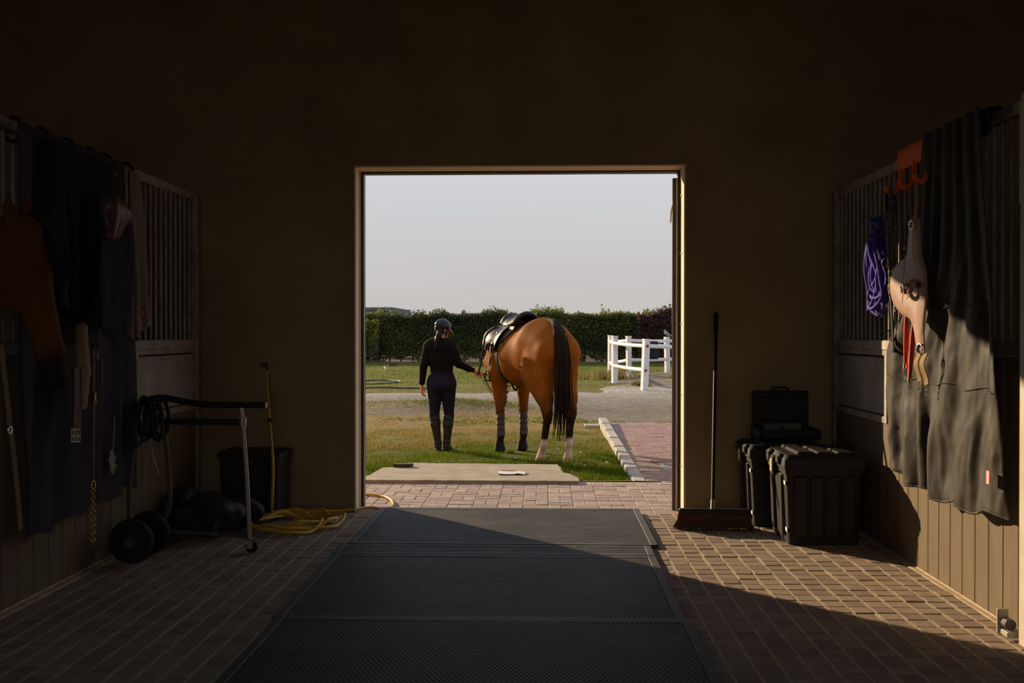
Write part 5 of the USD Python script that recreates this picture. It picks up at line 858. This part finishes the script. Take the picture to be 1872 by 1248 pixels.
# sunlit post and latch at the right edge
M['pale'] = mat('pale_worn_paint', (.50, .43, .33), .6, (.42, .34, .25), 7.0)
ps = thing('gate_post', 'pale sunlit stall gate post at the right edge of the view', 'post', base=(2.13, 4.44, 0)); part(ps, 'upright', bx(2.095, 2.175, 4.40, 4.475, .0, 2.44, .006), M['pale']); part(ps, 'drop_bar', bx(2.08, 2.095, 4.42, 4.455, 1.95, 2.40, .003), M['pale'])
lt2 = part(ps, 'latch', [bx(2.05, 2.10, 4.575, 4.59, .02, .13, .003), bx(2.06, 2.18, 4.50, 4.575, .02, .045, .004)], M['galv'], label='rusty floor latch'); part(lt2, 'roller', lathe([(0, -.02), (.026, -.02), (.026, .02), (0, .02)], (2.085, 4.545, .072), 14, rx(math.pi / 2)), M['steel_dark'])
# ------------------------------------------------------------------ left side: the second horse and hung tack
S3 = horse_soft([(1.06, 0, 1.34), (1.40, 0, 1.56), (1.70, .0, 1.70), (1.92, .0, 1.79)], ((1.965, .0, 1.79), (2.10, .03, 1.17), (0, 1.0, 0)), h=.016, hi=(2.45, .75, 2.15))
v, f = S3.mesh(smooth=3); v[:, 2] = np.maximum(v[:, 2], 0); c = paint(v, S3.P, ((.13, .046, .010), (.07, .03, .013), PAL[2]), False)
HO2 = np.array([-4.16, 4.20, .0]); h2 = thing('horse', 'bay horse in the left stall, looking out into the aisle, only its head in view', 'horse', base=HO2)
U2 = rz(-.04); part(h2, 'body', (v @ U2.T + HO2, f), M['coat'], smooth=True, color=c)
r = np.random.default_rng(3); part(h2, 'forelock', [tube([HO2 + (np.array([1.97, .0, 1.90]) + [.01, o, 0]) , HO2 + np.array([2.07, o * 1.3, 1.79]), HO2 + np.array([2.10, o * 1.8, 1.64 + r.uniform(-.05, .05)])], [.008, .008, .002], 5) for o in r.uniform(-.045, .045, 26)], M['tailhair'], smooth=True)
XC = XL + .075
cl2 = thing('stall_curtain', 'dark navy canvas stall curtain hanging across the left stall front', 'curtain', base=(XC, 5.5, 1.4)); P2 = drape((4.80, 6.12), (4.86, 6.20), 2.42, (.34, .42), XC, 1, 5.0, .018, 13)
part(cl2, 'cloth', sheet(P2, .005), M['curtain_l'], smooth=True); ed = spline([aX(2, 632, XC + .05), aX(14, 740, XC + .055), aX(28, 860, XC + .055), aX(38, 968, XC + .05)], 8); part(cl2, 'binding', strap(ed, .035, .006, (0, 1, 0)), mat('brown_binding', (.16, .09, .045), .8), label='brown edge binding'); part(cl2, 'eyelet', ring(aX(18, 786, XC + .066), .016, .005, 14, (1, 0, 0)), M['steel'], label='brass eyelet')
for k, y in enumerate((4.95, 5.22, 5.50, 5.78, 5.99, 6.30)):
    t = np.linspace(-.3, 2 * math.pi - 1.2, 16); obj('strap_loop', tube(np.stack([XL - .025 + .05 * np.sin(t) + .015, np.full(16, y), 2.41 + .062 * np.cos(t)], 1), .010, 6), M['rubber'], f'black strap loop over the left stall rail, {("nearest", "second", "third", "fourth", "fifth", "farthest")[k]} from the camera', 'strap', group='strap loops over the left rail', smooth=True)
obj('hanging_rod', tube([(XL + .09, 5.08, 2.33), (XL + .09, 6.05, 2.33)], .009, 8), mat('brown_rod', (.22, .12, .05), .5), 'thin brown rod slung under the left stall rail', 'rod', smooth=True)
fr_ = thing('folded_rug', 'black rug folded over the rod above the stalled horse', 'rug', base=(XL + .11, 5.4, 2.1)); P4 = drape((5.02, 5.72), (5.0, 5.80), 2.35, (1.52, 1.46), XL + .135, 1, 3.0, .022, 21, 40, 30); part(fr_, 'cloth', sheet(P4, .02), mat('black_rug', (.010, .010, .013), .95), smooth=True)
part(fr_, 'rolled_top', tube([(XL + .11, 5.02, 2.345), (XL + .11, 5.72, 2.345)], .028, 8), M['padcloth'], smooth=True)
# brown saddle end with its black flaps
s2 = thing('saddle', 'dark saddle hung by the left rail, its brown cantle catching the light', 'saddle', base=(-2.44, 5.62, 1.9)); c0 = np.array([-2.43, 5.52, 2.0]); SS = Soft(c0 - [.25, .3, .25], c0 + [.25, .3, .25], .008)
SS.blob(c0 + [0, 0, .02], (.05, .12, .12), .04); SS.cone(c0 + [.02, -.05, .10], c0 + [.01, .10, .06], .05, .06, .04); SS.cone(c0 + [.03, -.10, -.08], c0 + [.0, -.02, .08], .03, .05, .04); SS.cone(c0 + [.16, .02, -.10], c0 + [.11, -.02, .12], .05, .05, .04, cut=True)
part(s2, 'cantle', SS.mesh(smooth=3), mat('brown_polished_leather', (.10, .05, .03), .42, (.06, .03, .02), 10.0, spec=.35), smooth=True)
part(s2, 'flap', sheet(drape((5.36, 5.78), (5.34, 5.80), 2.02, (1.40, 1.42), -2.455, 1, 1.0, .012, 33, 24, 24, .05), .012), M['padcloth'], smooth=True); part(s2, 'bracket', box((-2.57, 5.62, 2.02), (.22, .04, .03), .006), M['steel_dark'])
gs2 = thing('grey_rug', 'narrow grey-brown stable sheet hung beside the bars of the left stall', 'rug', base=(XL + .1, 6.2, 1.85)); P5 = drape((6.02, 6.26), (6.05, 6.42), 2.40, (1.36, 1.44), XL + .07, 1, 1.6, .022, 41, 26, 40, .03); part(gs2, 'cloth', sheet(P5, .010), mat('grey_brown_cloth', (.20, .155, .125), .9, (.15, .115, .09), 9.0), smooth=True); part(gs2, 'tag', box(aX(260, 570, XL + .115), (.006, .04, .02), .001, rx(-.5)), mat('red_tag', (.5, .06, .06), .6), label='small red tag')
# girth with fleece edge, lead strap with chain, braided cord, twine
gf = thing('girth', 'brown girth with tan fleece edge and three buckles hanging by the stalled horse', 'girth', base=(-2.46, 5.3, 1.2)); XG = -2.47
part(gf, 'strap', strap(spline([aX(141, 672, XG), aX(141, 730, XG), aX(139, 785, XG)], 5), .085, .012, (0, 1, 0)), M['brown_leather']); SF = Soft(aX(152, 750, XG) - [.1, .15, .06], aX(152, 590, XG) + [.1, .15, .06], .007); SF.chain([aX(149, 600, XG), aX(153, 680, XG), aX(151, 742, XG)], [.030, .034, .024], .01); gf_g = SF.grid(); SF.d = (SF.d + .012 * (meshkit.fbm(gf_g * 60, 2, 5) - .5)).astype(np.float32); part(gf, 'fleece', SF.mesh(smooth=1), mat('tan_fleece', (.34, .24, .13), .95, (.27, .18, .09), 40.0), smooth=True, label='tan fleece edge')
part(gf, 'hanger', strap(np.array([aX(147, 690, XG - .02), aX(146, 600, XG - .03), [XL + .09, 5.34, 2.33]]), .03, .006, (0, 1, 0)), M['leather'])
for k in range(3): c = aX(132 + 6 * k, 795, XG + .012); part(gf, 'buckle', [box(c + [0, 0, z], (.005, .028, .005), .001) for z in (-.035, -.005, .03)] + [box(c + [0, yy, 0], (.005, .004, .07), .001) for yy in (-.012, .012)], M['steel'], label='bright roller buckle')
ls = thing('lead_strap', 'long brown lead strap with brass ring and chain on the left curtain', 'strap', base=(-2.47, 5.5, 1.0)); M['brass'] = mat('brass', (.60, .36, .10), .3, metal=1.0)
part(ls, 'strap', strap(np.array([aX(171, 628, XG), aX(171, 760, XG), aX(170, 878, XG)]), .028, .006, (0, 1, 0)), M['brown_leather']); rc = aX(170, 886, XG); part(ls, 'ring', ring(rc, .022, .005, 16, (1, 0, 0)), M['brass'])
part(ls, 'chain', [ring(rc - [0, 0, .035 + .019 * k], .011, .003, 8, (1, 0, 0) if k % 2 else (0, 1, 0), 4) for k in range(16)], M['brass']); part(ls, 'snap', [box(aX(173, 725, XG + .012), (.012, .02, .05), .004), ring(aX(173, 735, XG + .012), .014, .004, 10)], M['brass'])
bc2 = thing('plaited_cord', 'dark braided cord ending in a small ring beside the lead strap', 'cord', base=(-2.45, 5.5, 1.4)); c_ = spline([aX(176, 545, -2.45), aX(179, 600, -2.45), aX(180, 636, -2.45)], 16); t = np.linspace(0, 40, len(c_))
part(bc2, 'braid', [tube(c_ + .006 * np.stack([np.cos(t + j * 3.14), np.sin(t + j * 3.14), 0 * t], 1), .006, 5) for j in range(2)], M['braid'], smooth=True); part(bc2, 'ring', ring(aX(180, 646, -2.45), .028, .004, 16, (1, .2, 0), sq=1.4), M['steel']); part(bc2, 'tail_strap', strap(np.array([aX(186, 655, -2.46), aX(186, 700, -2.46)]), .02, .006, (0, 1, 0)), M['brown_leather'])
r = np.random.default_rng(1); cT = aX(205, 840, XC + .035); tw = [tube(spline(cT + r.normal(0, 1, (9, 3)) * [.008, .018, .034], 5), .0016, 4) for _ in range(12)] + [tube(spline([cT + [0, .01, .05], cT + [0, .03, .16], cT + [0, .035, .25]], 5), .0022, 4)]
obj('twine', tw, mat('pale_twine', (.55, .48, .38), .8), 'pale tangle of twine hanging low on the left curtain', 'twine')
